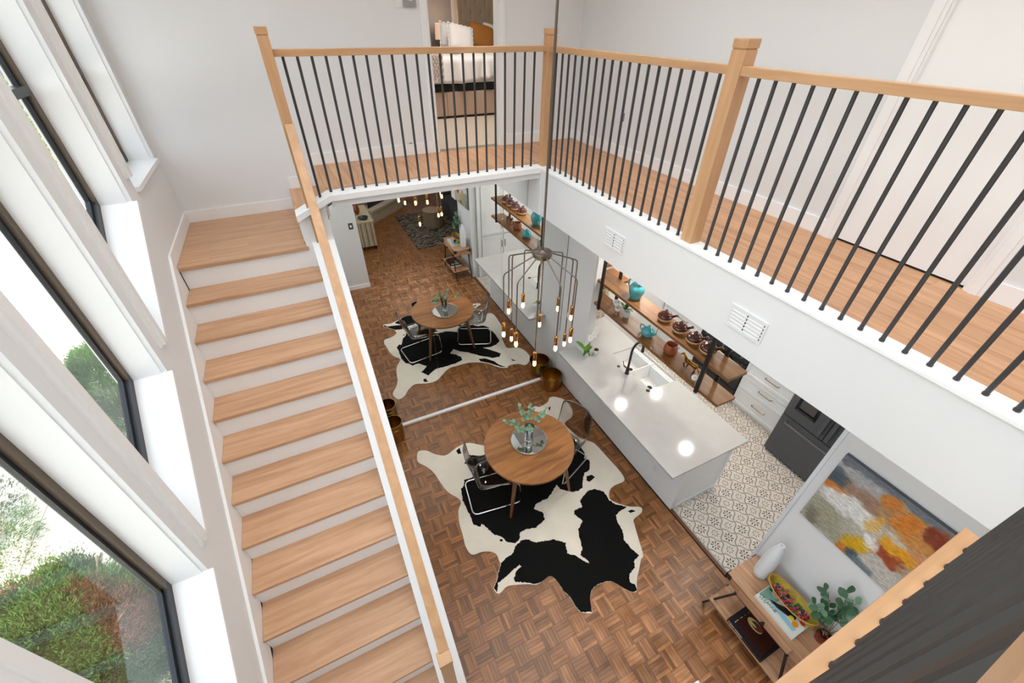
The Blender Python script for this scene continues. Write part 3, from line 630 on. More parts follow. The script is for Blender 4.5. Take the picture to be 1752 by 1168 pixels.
PB = [(2.194,2.237),(2.293,2.222),(2.374,2.134),(2.363,2.012),(2.398,1.934),(2.496,1.856),(2.393,1.845),(2.315,1.824),(2.278,1.755),(2.27,1.646),(2.214,1.537),(2.228,1.426),(2.257,1.335),(2.161,1.307),(2.129,1.25),(2.037,1.223),(1.99,1.164),(2.023,1.103),(2.004,1.062),(1.965,1.055),(1.916,1.095),(1.856,1.19),(1.796,1.25),(1.67,1.277),(1.578,1.256),(1.516,1.184),(1.475,1.1),(1.37,1.15),(1.36,1.207),(1.345,1.306),(1.318,1.384),(1.305,1.491),(1.266,1.565),(1.165,1.556),(1.1,1.57),(0.988,1.638),(0.913,1.685),(0.917,1.718),(0.985,1.779),(1.04,1.788),(1.029,1.817),(0.945,1.798),(0.857,1.77),(0.804,1.761),(0.752,1.752),(0.7,1.675),(0.692,1.73),(0.735,1.775),(0.795,1.851),(0.846,1.909),(0.911,1.936),(1.023,1.957),(1.074,2.009),(1.169,2.041),(1.239,2.021),(1.286,1.959),(1.376,1.928),(1.495,1.898),(1.604,1.805),(1.559,1.698),(1.628,1.627),(1.679,1.54),(1.718,1.497),(1.716,1.534),(1.675,1.616),(1.734,1.664),(1.766,1.754),(1.812,1.867),(1.912,1.931),(1.916,1.958),(1.873,2.051),(1.914,2.091),(2.016,2.087),(2.039,2.168)]
SP = [[(2.301,2.419),(2.375,2.408),(2.39,2.359),(2.29,2.332),(2.266,2.368)], [(2.473,1.807),(2.53,1.8),(2.56,1.765),(2.49,1.769)], [(0.948,2.153),(0.974,2.154),(0.984,2.131),(0.956,2.126)], [(0.932,3.513),(0.99,3.545),(0.984,3.45),(0.94,3.452)], [(1.944,3.365),(2.052,3.4),(2.159,3.532),(2.191,3.642),(2.28,3.76),(2.2,3.71),(2.07,3.545),(1.95,3.44)], [(2.448,3.604),(2.506,3.68),(2.451,3.664)]]
def hairy(poly, amp):
    out = []; N = len(poly)
    for i in range(N):
        a = Vector(poly[i]); b = Vector(poly[(i+1) % N]); L_ = (b-a).length; n = max(1, int(L_/0.014)); nn = Vector((-(b-a).y, (b-a).x)).normalized()
        for k in range(n):
            p = a.lerp(b, k/n)+nn*random.uniform(-amp, amp)
            t = 0
            while not inside(p, outline) and t < 60: p = p.lerp(Vector((1.6, 1.75)) if p.y < 2.4 else Vector((1.6, 3.0)), 0.012); t += 1
            out.append(tuple(p))
    return out
for k, pl in enumerate([PA, PB]+SP): MB().prism(hairy(pl, 0.006 if k < 2 else 0.003), 'Z', 0.0055, 0.0078).build('black_patch', HAIR, rug)
# ================================================================== DINING TABLE
TXC, TYC, TZ, TR = 1.588, 2.70, 0.718, 0.525
tb = thing('dining_table', 'round acacia dining table on four splayed legs', 'table', (TXC, TYC, 0.0))
def disc(r0, z0, z1, bev=0.008): return [(r0-bev*2.2, z0), (r0-bev*0.6, z0+bev*0.6), (r0, z0+bev*1.6), (r0, z1-bev), (r0-bev*0.4, z1-bev*0.3), (r0-bev, z1)]
NP = 9
for k in range(NP):     # solid planks of the top, cut to the circle
    y0 = -TR+2*TR*k/NP+0.0004; y1 = -TR+2*TR*(k+1)/NP-0.0004; n = 8; pts = []
    ys = [y0+(y1-y0)*i/n for i in range(n+1)]
    pts = [(math.sqrt(max(TR*TR-y*y, 0)), y) for y in ys]+[(-math.sqrt(max(TR*TR-y*y, 0)), y) for y in reversed(ys)]
    pp = []
    for p in pts:
        q = (p[0]*math.cos(0.30)-p[1]*math.sin(0.30)+TXC, p[0]*math.sin(0.30)+p[1]*math.cos(0.30)+TYC)
        if not pp or (Vector(q)-Vector(pp[-1])).length > 1e-4: pp.append(q)
    MB().prism(pp, 'Z', TZ-0.026, TZ).build('top_plank', TABLEW, tb)
MB().lathe([(0.36, 0), (0.37, 0.055)], (TXC, TYC, TZ-0.081), 40).build('apron', TABLEG, tb, smooth=30)
for sx in (-1, 1):
    for sy in (-1, 1):
        MB().bar((TXC+sx*0.405, TYC+sy*0.36, 0.0085), (TXC+sx*0.30, TYC+sy*0.27, TZ-0.03), 0.026, 0.026, w2=0.05, h2=0.05).build('leg', TABLEG, tb, bevel=0.004)
# ================================================================== ACRYLIC CHAIRS
RIMC = glassy('acrylic_edge', (0.55, 0.56, 0.56, 1), 0.35, 1.0, 0.15)
def make_chair(label, loc, rz):
    c = thing('dining_chair', label, 'chair', loc, rz, 'clear acrylic chairs at the round table', local=True)
    prof = [(0.262, 0.425), (0.25, 0.448), (0.21, 0.457), (0.10, 0.446), (-0.03, 0.433), (-0.12, 0.434), (-0.175, 0.452), (-0.212, 0.50), (-0.235, 0.58), (-0.262, 0.69), (-0.285, 0.78), (-0.30, 0.835)]
    pv = [Vector((p[0], 0, p[1])) for p in prof]; L_ = [0]
    for i in range(1, len(pv)): L_.append(L_[-1]+(pv[i]-pv[i-1]).length)
    def at(t):
        s = t*L_[-1]
        for i in range(1, len(pv)):
            if s <= L_[i]+1e-9:
                k = (s-L_[i-1])/(L_[i]-L_[i-1]); return pv[i-1].lerp(pv[i], k)
        return pv[-1]
    def fn(u, v):
        p = at(u); w = 0.235-0.015*u
        for e, r in ((u, 0.05), (1-u, 0.11)):
            if e < r: w *= 0.80+0.20*math.sqrt(max(0, 1-(1-e/r)**2))
        q = (v-0.5)*2; y = q*w; cu = abs(q)**3
        back = max(0, (u-0.5)*2)
        return (p.x+0.045*cu*back, y, p.z+0.022*cu*(1-back))
    sh = MB().grid(fn, 34, 14).build('shell', ACRYL, c, smooth=True, solid=0.009)
    rim = [fn(k/40, 0) for k in range(41)]+[fn(1, k/14) for k in range(1, 15)]+[fn(1-k/40, 1) for k in range(1, 41)]+[fn(0, 1-k/14) for k in range(1, 14)]
    MB().tube(rim, 0.0042, 6, closed=True).build('shell_rim', RIMC, c, smooth=True)
    hw = 0.235; path = []
    f0, b0 = 0.30, -0.29
    loop = [(b0, -hw, 0.012), (f0, -hw, 0.012), (f0-0.03, -hw+0.01, 0.40), (-0.16, -0.15, 0.41), (-0.16, 0.15, 0.41), (f0-0.03, hw-0.01, 0.40), (f0, hw, 0.012), (b0, hw, 0.012)]
    mid = ((b0), 0.0, 0.012)
    pts = fillet([mid]+loop+[mid], 0.07, 6)
    MB().tube(pts[:-1], 0.0105, 10, closed=True).build('sled_frame', CHROME, c, smooth=60)
    for x, y, z in ((0.17, 0.13, 0.452), (0.17, -0.13, 0.452), (-0.10, 0.12, 0.433), (-0.10, -0.12, 0.433)):
        MB().lathe([(0.013, -0.012), (0.015, 0.006), (0.008, 0.011)], (x, y, z), 14).build('bolt', CHROME, c, smooth=40)
    return c
make_chair('smoky clear acrylic chair with its back to the stairs', (1.115, 2.735, 0.008), math.radians(-8))
make_chair('smoky clear acrylic chair with its back to the kitchen island', (2.12, 2.755, 0.008), math.radians(203))
# ================================================================== TRAY, VASES, EUCALYPTUS
SILV = mat('antique_silver', rgb(196, 190, 176), 0.22, 1.0)
TC = (1.612, 2.752)
ty = thing('mirror_tray', 'round mirrored tray with silver rim on the dining table', 'tray', (TC[0], TC[1], TZ))
MB().lathe([(0.21, 0.0), (0.216, 0.003), (0.216, 0.008)], (TC[0], TC[1], TZ), 48).build('tray_base', SILV, ty, smooth=30)
MB().lathe([(0.2085, 0.0085), (0.2084, 0.0105)], (TC[0], TC[1], TZ), 48).build('mirror_plate', MIRROR, ty)
MB().tube([(TC[0]+0.214*math.cos(2*PI*k/48), TC[1]+0.214*math.sin(2*PI*k/48), TZ+0.022) for k in range(48)], 0.0035, 6, closed=True).build('rim_rail', SILV, ty, smooth=True)
for k in range(10):
    a = 2*PI*k/10+0.2; q = (TC[0]+0.214*math.cos(a), TC[1]+0.214*math.sin(a), TZ+0.0145)
    MB().sphere(q, 0.0085, 8, 6).build('rim_bead', SILV, ty, smooth=True)
vz = TZ+0.0108
def flute(c, prof, n=32, amp=0.05):
    mb = MB(); vs = []; fs_ = []; N = len(prof)
    for r, z in prof:
        for k in range(n): rr = r*(1+amp*math.cos(8*2*PI*k/n)); vs.append((c[0]+rr*math.cos(2*PI*k/n), c[1]+rr*math.sin(2*PI*k/n), c[2]+z))
    for i in range(N-1):
        for k in range(n): fs_.append((i*n+k, i*n+(k+1) % n, (i+1)*n+(k+1) % n, (i+1)*n+k))
    return mb.add(vs, fs_)
gv = thing('glass_vase', 'tall clear fluted glass vase on the mirrored tray', 'vase', (TC[0], TC[1], vz))
flute((TC[0], TC[1], vz), [(0.001, 0.002), (0.045, 0.002), (0.05, 0.012), (0.044, 0.03), (0.042, 0.12), (0.047, 0.2), (0.056, 0.235), (0.052, 0.235), (0.043, 0.2), (0.038, 0.12), (0.038, 0.03), (0.001, 0.022)]).build('vase_body', CLEAR, gv, smooth=True)
MB().lathe([(1e-4, 0.024), (0.036, 0.03), (0.0365, 0.1), (1e-4, 0.1)], (TC[0], TC[1], vz), 24).build('water', glassy('water', (0.86, 0.92, 0.9, 1), 0.05, 0.6), gv, smooth=40)
EUC = mat('eucalyptus_leaf', rgb(120, 156, 130), 0.55, var=(40, 0.18)); EUCD = mat('eucalyptus_leaf_deep', rgb(70, 108, 76), 0.5, var=(30, 0.2)); STEM = mat('plant_stem', rgb(104, 92, 62), 0.6)
def leaf_mesh(name, m, w=0.5, l=1.0):
    pts = [(0, 0, 0), (0.28*w, 0.18*l, 0.03), (0.5*w, 0.45*l, 0.07), (0.42*w, 0.75*l, 0.05), (0.15*w, 0.97*l, 0.0), (0, 1.0*l, -0.01), (-0.15*w, 0.97*l, 0.0), (-0.42*w, 0.75*l, 0.05), (-0.5*w, 0.45*l, 0.07), (-0.28*w, 0.18*l, 0.03), (0, 0.5*l, -0.02)]
    n = 10; return MB().add(pts, [(i, (i+1) % n, 10) for i in range(n)]).build(name, m, local=True, smooth=True)
def bouquet(name, label, base, stems, lsize, mats_, group=None, nleaf=9, start=0.35, jit=0.25, w=0.9):
    """stems: (azimuth deg, lean 0..1, length, droop)"""
    t = thing(name, label, 'plant', base, local=True); protos_ = [leaf_mesh('leaf', m, w, 1.0) for m in mats_]; us = [False]*len(protos_)
    for az, lean, ln, droop in stems:
        a = math.radians(az); d = Vector((math.cos(a), math.sin(a), 0)); pts = []
        for k in range(9):
            s = k/8; pts.append(d*(ln*lean*(s**1.5))+Vector((0, 0, ln*(s-droop*s*s*s))))
        MB().tube(pts, [0.0028-0.0016*k/8 for k in range(9)], 6).build('stem', STEM, t, smooth=True, local=True)
        for k in range(nleaf):
            s = start+(1-start)*k/(nleaf-1); i = min(int(s*8), 7); f = s*8-i; p = pts[i].lerp(pts[i+1], f); tg = (pts[i+1]-pts[i]).normalized()
            for sgn in ((-1, 1) if k < nleaf-1 else (0,)):
                side = tg.cross(Vector((0, 0, 1)));
                if side.length < 0.1: side = Vector((1, 0, 0))
                side.normalize(); side.rotate(Matrix.Rotation(k*1.3+random.uniform(-jit, jit)*3, 3, tg))
                y_ax = (side*sgn*0.8+tg*0.5+Vector((random.uniform(-jit, jit), random.uniform(-jit, jit), random.uniform(-jit, jit)))).normalized() if sgn else tg
                z_ax = (Vector((random.uniform(-0.5, 0.5)-0.25, random.uniform(-0.5, 0.5)-0.3, 1))-y_ax*y_ax.z); z_ax = (z_ax-y_ax*z_ax.dot(y_ax)).normalized(); x_ax = y_ax.cross(z_ax)
                sz = lsize*random.uniform(0.75, 1.15)*(1-0.35*(s-start))
                q = random.randrange(len(protos_)); e = Matrix((x_ax, y_ax, z_ax)).transposed().to_euler()
                if not us[q]: o = protos_[q]; o.parent = t; us[q] = True; o.location = p; o.rotation_euler = e; o.scale = (sz, sz, sz)
                else: inst(protos_[q], t, p, e, (sz, sz, sz))
    for q, u in enumerate(us):
        if not u: bpy.data.objects.remove(protos_[q])
    return t
random.seed(21)
bouquet('eucalyptus_sprigs', 'pale silver-dollar eucalyptus in the glass vase on the dining table', (TC[0], TC[1], vz+0.035), [(150, 0.75, 0.36, 0.25), (20, 0.8, 0.34, 0.2), (100, 0.45, 0.40, 0.1), (240, 0.3, 0.33, 0.1), (60, 0.25, 0.44, 0.05), (195, 0.5, 0.33, 0.2)], 0.052, [EUC, EUC], nleaf=6, start=0.6)
# ================================================================== BRASS BASKETS
def basket(label, x, y, r, h, ax=0):
    b = thing('brass_planter', label, 'planter', (x, y, 0), 0, 'brass planters by the mirror')
    prof = [(r*0.93, 0.0), (r*0.97, 0.01), (r, h*0.5), (r*1.0, h-0.004), (r*1.012, h), (r*0.985, h), (r*0.975, h-0.01), (r*0.955, 0.02), (1e-4, 0.015)]
    MB().lathe(prof, (x, y, 0), 44).build('pot', BRASSD, b, smooth=50)
    for s in (-1, 1):
        hp = [(s*r*1.0, -0.05, h*0.82), (s*(r+0.022), -0.035, h*0.84), (s*(r+0.022), 0.035, h*0.84), (s*r*1.0, 0.05, h*0.82)]
        MB().tube([(x+(p[1] if ax else p[0]), y+(p[0] if ax else p[1]), p[2]) for p in hp], 0.006, 8).build('handle', BRASS, b, smooth=True)
    return b
basket('hammered brass planter in the corner of mirror and island', 2.73, 4.072, 0.16, 0.25)
basket('tall hammered brass planter between the stair wall and mirror', 0.262, 4.09, 0.118, 0.33, 1)
# ================================================================== KITCHEN ISLAND
isl = thing('kitchen_island', 'white panelled kitchen island facing the dining table', 'island', (3.3, 2.8, 0))
MB().box(2.94, 2.962, 1.596, 3.628, 0.012, 0.88).build('side_panel', ISLP, isl, bevel=0.002)
MB().box(2.95, 3.02, 1.598, 1.63, 0.0, 0.88).build('end_stile', ISLP, isl, bevel=0.002)
MB().box(3.02, 3.66, 1.612, 1.63, 0.0, 0.88).build('end_panel', ISLP, isl)
MB().box(3.645, 3.68, 1.598, 1.63, 0.0, 0.88).build('end_stile', ISLP, isl, bevel=0.002)
MB().box(3.02, 3.645, 1.600, 1.612, 0.0, 0.04).build('plinth', ISLP, isl)
MB().box(3.66, 3.68, 1.63, 4.26, 0.0, 0.88).build('back_panel', CAB, isl)
MB().box(2.934, 2.945, 1.59, 3.63, 0.0, 0.012).build('toe_strip', mat('toe_dark', rgb(70, 48, 36), 0.6), isl)
for k in range(4):
    y0 = 1.68+k*0.53
    if y0 > 3.4: break
    MB().box(3.68, 3.698, y0, y0+0.5, 0.1, 0.6 if 2.5 < y0+0.3 < 3.6 else 0.86).build('cabinet_door', CAB, isl, bevel=0.003)
# quartz worktop with sink cut-out
top = MB(); xs = [2.644, 2.94, 3.06, 3.31, 3.735, 3.76]; ys = [1.541, 2.655, 3.46, 3.629, 3.82, 4.265]
def keep(i, j):
    x = (xs[i]+xs[i+1])/2; y = (ys[j]+ys[j+1])/2
    if 3.31 < x < 3.735 and 2.655 < y < 3.46: return False
    if x < 2.94 and y > 3.82: return False
    if 2.94 < x < 3.06 and y > 3.629: return False
    return True
Z0, Z1 = 0.88, 0.912
for i in range(5):
    for j in range(5):
        if not keep(i, j): continue
        a, b, c, d = xs[i], xs[i+1], ys[j], ys[j+1]
        top.add([(a, c, Z1), (b, c, Z1), (b, d, Z1), (a, d, Z1)], [(0, 1, 2, 3)]); top.add([(a, c, Z0), (a, d, Z0), (b, d, Z0), (b, c, Z0)], [(0, 1, 2, 3)])
        for di, dj, e in ((-1, 0, ((a, d), (a, c))), (1, 0, ((b, c), (b, d))), (0, -1, ((a, c), (b, c))), (0, 1, ((b, d), (a, d)))):
            ni, nj = i+di, j+dj
            if not (0 <= ni < 5 and 0 <= nj < 5) or not keep(ni, nj):
                (p, q) = e; top.add([(p[0], p[1], Z0), (q[0], q[1], Z0), (q[0], q[1], Z1), (p[0], p[1], Z1)], [(0, 1, 2, 3)])
wt = top.build('island_worktop', QUARTZ); tag(wt, 'white quartz worktop overhanging the island on the dining side', 'worktop')
snk = thing('kitchen_sink', 'white double-bowl sink set in the island worktop', 'sink', (3.52, 3.05, 0.66))
def bowl(y0, y1):
    x0, x1, zt, zb = 3.312, 3.733, 0.895, 0.69; ins = 0.02
    o = [(x0, y0, zt), (x1, y0, zt), (x1, y1, zt), (x0, y1, zt)]; b = [(x0+ins, y0+ins, zb), (x1-ins, y0+ins, zb), (x1-ins, y1-ins, zb), (x0+ins, y1-ins, zb)]
    vs = o+b
    m_ = MB().add(vs, [(4, 5, 6, 7), (0, 1, 5, 4), (1, 2, 6, 5), (2, 3, 7, 6), (3, 0, 4, 7)])
    ob = m_.build('sink_bowl', PORC, snk, solid=0.004)
    MB().lathe([(0.028, 0.001), (0.036, 0.004), (0.03, 0.005)], ((x0+x1)/2, (y0+y1)/2, zb), 20).build('drain', mat('drain_black', rgb(40, 40, 40), 0.3, 0.8), ob, smooth=40)
bowl(2.657, 3.052); bowl(3.066, 3.458)
MB().box(3.314, 3.731, 3.0525, 3.0655, 0.8, 0.898).build('divider', PORC, snk)
MB().box(3.69, 3.735, 2.64, 3.475, 0.63, 0.879).build('apron_front', PORC, snk, bevel=0.008)
fc = thing('kitchen_faucet', 'tall matt black gooseneck faucet behind the sink', 'faucet', (3.235, 3.04, Z1))
MB().lathe([(0.03, 0), (0.03, 0.006), (0.024, 0.012), (0.022, 0.09), (0.02, 0.1)], (3.235, 3.04, Z1), 20).build('faucet_base', BLACK, fc, smooth=40)
MB().tube(fillet([(3.235, 3.04, Z1+0.08), (3.235, 3.04, Z1+0.42), (3.30, 3.042, Z1+0.50), (3.41, 3.045, Z1+0.47), (3.425, 3.045, Z1+0.36)], 0.08, 7), 0.0155, 12).build('spout', BLACK, fc, smooth=60)
MB().tube([(3.425, 3.045, Z1+0.37), (3.428, 3.045, Z1+0.30)], [0.018, 0.021], 12).build('spray_head', BLACK, fc, smooth=40)
MB().tube([(3.235, 3.05, Z1+0.08), (3.225, 3.11, Z1+0.085)], 0.011, 10).tube([(3.225, 3.11, Z1+0.085), (3.215, 3.13, Z1+0.15)], 0.006, 8).build('lever', mat('copper_lever', rgb(120, 78, 52), 0.3, 0.8), fc, smooth=40)
sd = MB().lathe([(0.021, 0), (0.021, 0.004), (0.012, 0.006)], (3.223, 3.2, Z1), 18).build('soap_button', BLACK, smooth=40); tag(sd, 'small round black button on the worktop beside the faucet', 'button')
sd = MB().lathe([(0.026, 0), (0.026, 0.004), (0.018, 0.012), (0.01, 0.013)], (3.27, 2.66, Z1), 18).build('sink_air_switch', BLACK, smooth=40); tag(sd, 'small black air switch at the near corner of the sink', 'button')
def plate(name, label, cat, c, n, w, h, m, d=0.006):
    """flat plate centred at c, facing axis n"""
    mb = MB(); x, y, z = c
    if n[0]: mb.box(min(x, x+n[0]*d), max(x, x+n[0]*d), y-w/2, y+w/2, z-h/2, z+h/2)
    else: mb.box(x-w/2, x+w/2, min(y, y+n[1]*d), max(y, y+n[1]*d), z-h/2, z+h/2)
    t = thing(name, label, cat, c); mb.build('plate', m, t, bevel=0.0015)
    return t
def nub(t, c, n, w, h, m, d, name):
    mb = MB(); x, y, z = c
    if n[0]: mb.box(min(x, x+n[0]*d), max(x, x+n[0]*d), y-w/2, y+w/2, z-h/2, z+h/2)
    else: mb.box(x-w/2, x+w/2, min(y, y+n[1]*d), max(y, y+n[1]*d), z-h/2, z+h/2)
    return mb.build(name, m, t)
OUTL = mat('switch_white', rgb(236, 236, 234), 0.35); DKGREY = mat('switch_dark', rgb(66, 66, 66), 0.4)
t = plate('wall_outlet', 'white outlet on the dining side of the island', 'outlet', (2.94, 1.97, 0.36), (-1, 0), 0.075, 0.12, OUTL)
for dz in (-0.025, 0.025): nub(t, (2.934, 1.97, 0.36+dz), (-1, 0), 0.034, 0.03, PORC, 0.002, 'socket_face')
t = plate('light_switch', 'dark switch plate on the wall at the stair foot', 'switch', (0.644, 0.09, 1.38), (0, 1), 0.085, 0.125, DKGREY)
nub(t, (0.644, 0.096, 1.38), (0, 1), 0.035, 0.05, OUTL, 0.004, 'toggle')
t = plate('light_switch', 'grey switch on the upper hallway wall behind the railing', 'switch', (XRW, 4.156, 3.78), (-1, 0), 0.04, 0.085, mat('switch_grey', rgb(120, 120, 118), 0.4))
nub(t, (XRW-0.006, 4.156, 3.78), (-1, 0), 0.015, 0.03, DKGREY, 0.004, 'toggle')
t = plate('wall_outlet', 'white outlet low on the upper wall beside the bedroom door', 'outlet', (1.24, YF, 3.56), (0, -1), 0.07, 0.12, OUTL)
nub(t, (1.24, YF-0.006, 3.50), (0, -1), 0.025, 0.005, DKGREY, 0.004, 'slot')
t = plate('wall_switch', 'white switch plate with a black button on the upper wall', 'switch', (1.29, YF, 4.775), (0, -1), 0.075, 0.12, OUTL)
nub(t, (1.295, YF-0.006, 4.80), (0, -1), 0.014, 0.03, BLACK, 0.004, 'button')
t = plate('thermostat', 'silver thermostat with a round dial beside the bedroom door', 'thermostat', (1.405, YF, 4.78), (0, -1), 0.125, 0.12, mat('thermostat_grey', rgb(170, 170, 170), 0.35, 0.4), 0.02)
o = MB().lathe([(0.035, 0), (0.035, 0.012), (0.028, 0.016)], (0, 0, 0), 24).build('dial', OUTL, t, smooth=40, local=True); o.location = (0.01, -0.02, 0.02); o.rotation_euler = (PI/2, 0, 0)
# vents in the balcony beam
VENT = mat('vent_slot_dark', rgb(52, 50, 48), 0.8)
def vent(label, y0, y1):
    z0, z1 = 3.04, 3.20; t = thing('air_vent', label, 'vent', (2.32, (y0+y1)/2, z0), 0, 'vents in the balcony beam')
    MB().box(2.314, 2.32, y0, y1, z0, z1).build('backing', WALLS, t)
    MB().box(2.311, 2.314, y0, y1, z0, z0+0.012).box(2.311, 2.314, y0, y1, z1-0.012, z1).box(2.311, 2.314, y0, y0+0.014, z0+0.012, z1-0.012).box(2.311, 2.314, y1-0.014, y1, z0+0.012, z1-0.012).build('frame', WALLS, t)
    n = 5
    for k in range(n):
        z = z0+0.026+k*0.0255
        MB().add([(2.3135, y0+0.02, z), (2.3135, y1-0.02, z), (2.3105, y1-0.02, z-0.008), (2.3105, y0+0.02, z-0.008), (2.3135, y0+0.02, z-0.014), (2.3135, y1-0.02, z-0.014)], [(0, 1, 2, 3), (3, 2, 5, 4), (0, 3, 4), (1, 5, 2)]).build('louver', WALLS, t)
        for yy in (y0+0.012, (y0+y1)/2): MB().box(2.3105, 2.3138, yy, yy+0.006, z-0.002, z+0.01).build('slot', VENT, t)
vent('white louvred vent in the beam near the balcony corner', 2.535, 2.815); vent('white louvred vent in the beam above the refrigerator', 1.163, 1.433)
# ================================================================== HANGING SHELF AND WALL SHELVES
hsf = thing('hanging_shelf', 'two-tier walnut shelf hung on black posts over the island', 'shelf', (3.11, 2.75, 1.73))
for z in (1.765, 2.095): MB().box(2.99, 3.235, 1.615, 3.86, z-0.034, z).build('shelf_board', WALNUT, hsf, bevel=0.003)
for x in (2.977, 3.248):
    for y in (1.866, 3.52): MB().box(x-0.013, x+0.013, y-0.018, y+0.018, 1.72, 2.892).build('post', BLACK, hsf, bevel=0.002)
for y in (1.866, 3.52):
    for z in (1.728, 2.058): MB().box(2.99, 3.235, y-0.012, y+0.012, z-0.008, z+0.002).build('cross_bar', BLACK, hsf)
for z, lb in ((1.765, 'lower'), (2.095, 'upper')):
    o = MB().box(3.065, 3.78, 3.885, 4.272, z-0.036, z).build('wall_shelf', WALNUTX, bevel=0.003); tag(o, '%s walnut shelf fixed to the kitchen end wall' % lb, 'shelf')
# ---- pots on the shelves
TURQ = mat('turquoise_glaze', rgb(74, 172, 182), 0.14, coat=0.6, var=(9, 0.2)); BROWN = mat('dark_brown_glaze', rgb(72, 26, 16), 0.12, coat=0.7); BUFF = mat('buff_stoneware', rgb(206, 170, 124), 0.4, var=(20, 0.1))
TERRA = mat('terracotta_glaze', rgb(156, 84, 50), 0.25, coat=0.4, var=(12, 0.2)); GOLD = mat('bronze_figure', rgb(150, 108, 50), 0.3, 1.0)
c = (3.118, 3.075, 2.096)
t = thing('pitcher', 'large turquoise glazed pitcher on the upper hanging shelf', 'pitcher', c)
MB().lathe([(0.05, 0), (0.058, 0.006), (0.072, 0.05), (0.088, 0.1), (0.09, 0.135), (0.076, 0.17), (0.058, 0.19), (0.058, 0.205), (0.07, 0.222), (0.064, 0.222), (0.052, 0.205), (0.05, 0.19), (0.068, 0.165), (0.07, 0.05), (1e-4, 0.02)], c, 32).build('body', TURQ, t, smooth=True)
MB().tube(fillet([(c[0]-0.02, c[1]+0.055, c[2]+0.20), (c[0]-0.02, c[1]+0.12, c[2]+0.215), (c[0]-0.02, c[1]+0.125, c[2]+0.12), (c[0]-0.01, c[1]+0.082, c[2]+0.10)], 0.04), 0.0095, 10).build('handle', TURQ, t, smooth=True)
c = (3.122, 2.765, 1.766)
t = thing('teapot', 'turquoise glazed lidded teapot on the lower hanging shelf', 'teapot', c)
MB().lathe([(0.045, 0), (0.06, 0.01), (0.078, 0.045), (0.074, 0.08), (0.05, 0.1), (0.045, 0.106)], c, 28).build('body', TURQ, t, smooth=True)
MB().lathe([(0.048, 0.104), (0.046, 0.112), (0.02, 0.124), (0.01, 0.128), (0.014, 0.142), (1e-4, 0.148)], c, 24).build('lid', TURQ, t, smooth=True)
MB().tube(fillet([(c[0], c[1]+0.06, c[2]+0.09), (c[0]-0.01, c[1]+0.12, c[2]+0.1), (c[0]-0.01, c[1]+0.12, c[2]+0.03), (c[0], c[1]+0.07, c[2]+0.03)], 0.03), 0.008, 8).build('handle', TURQ, t, smooth=True)
MB().tube([(c[0], c[1]-0.06, c[2]+0.05), (c[0], c[1]-0.10, c[2]+0.08), (c[0], c[1]-0.115, c[2]+0.105)], [0.014, 0.011, 0.009], 10).build('spout', TURQ, t, smooth=True)
c = (3.128, 2.41, 1.766)
t = thing('mug_pitcher', 'terracotta jug with a looped handle on the lower hanging shelf', 'jug', c)
MB().lathe([(0.05, 0), (0.066, 0.01), (0.076, 0.05), (0.07, 0.09), (0.06, 0.115), (0.064, 0.125), (0.058, 0.125), (0.054, 0.112), (0.064, 0.05), (1e-4, 0.02)], c, 28).build('body', TERRA, t, smooth=True)
MB().tube(fillet([(c[0]-0.02, c[1]-0.055, c[2]+0.115), (c[0]-0.03, c[1]-0.10, c[2]+0.12), (c[0]-0.03, c[1]-0.105, c[2]+0.05), (c[0]-0.02, c[1]-0.068, c[2]+0.03)], 0.03), 0.009, 8).build('handle', TERRA, t, smooth=True)
bp = None
def bean_pot(c):
    t = thing('bean_pot', 'brown-lidded stoneware bean pot with stub handle on the upper hanging shelf', 'pot', c, 0, 'row of brown lidded bean pots')
    MB().lathe([(0.05, 0), (0.066, 0.008), (0.079, 0.032), (0.08, 0.046)], c, 26).build('body', BUFF, t, smooth=True)
    MB().lathe([(0.0802, 0.046), (0.079, 0.062), (0.07, 0.078), (0.062, 0.084)], c, 26).build('shoulder', BROWN, t, smooth=True)
    MB().lathe([(0.064, 0.08), (0.06, 0.092), (0.035, 0.108), (0.012, 0.114), (0.016, 0.126), (0.009, 0.135), (1e-4, 0.136)], c, 26).build('lid', BROWN, t, smooth=True)
    MB().tube([(c[0]+0.045, c[1]-0.055, c[2]+0.062), (c[0]+0.066, c[1]-0.082, c[2]+0.084), (c[0]+0.074, c[1]-0.092, c[2]+0.095)], [0.014, 0.013, 0.017], 10).build('handle', BROWN, t, smooth=True)
    return t
bp = bean_pot((3.118, 2.59, 2.096))
for y, lb in ((2.362, 'second brown-lidded bean pot from the turquoise pitcher'), (2.165, 'third brown-lidded bean pot from the turquoise pitcher'), (1.985, 'brown-lidded bean pot at the free end of the upper hanging shelf')): dup(bp, (3.112, y, 2.096), 0, lb)
bp['label'] = 'brown-lidded bean pot next to the turquoise pitcher'
# bronze animal figure
c = Vector((3.12, 2.11, 1.766))
t = thing('horse_figurine', 'small bronze horse figurine at the end of the lower hanging shelf', 'figurine', c)
MB().tube([c+Vector((0, 0.075, 0.08)), c+Vector((0, 0.04, 0.088)), c+Vector((0, -0.02, 0.082)), c+Vector((0, -0.06, 0.09)), c+Vector((0, -0.08, 0.085))], [0.018, 0.026, 0.022, 0.026, 0.012], 12).build('body', GOLD, t, smooth=True)
MB().tube([c+Vector((0, 0.065, 0.09)), c+Vector((0, 0.10, 0.125)), c+Vector((0, 0.115, 0.135)), c+Vector((0, 0.145, 0.11))], [0.017, 0.013, 0.014, 0.008], 10).build('head', GOLD, t, smooth=True)
for dx, dy, b in ((-0.014, 0.055, 0.02), (0.014, 0.05, -0.01), (-0.014, -0.055, -0.015), (0.014, -0.06, 0.01)):
    MB().tube([c+Vector((dx, dy, 0.075)), c+Vector((dx, dy+b, 0.04)), c+Vector((dx, dy, 0.0))], [0.012, 0.008, 0.006], 8).build('leg', GOLD, t, smooth=True)
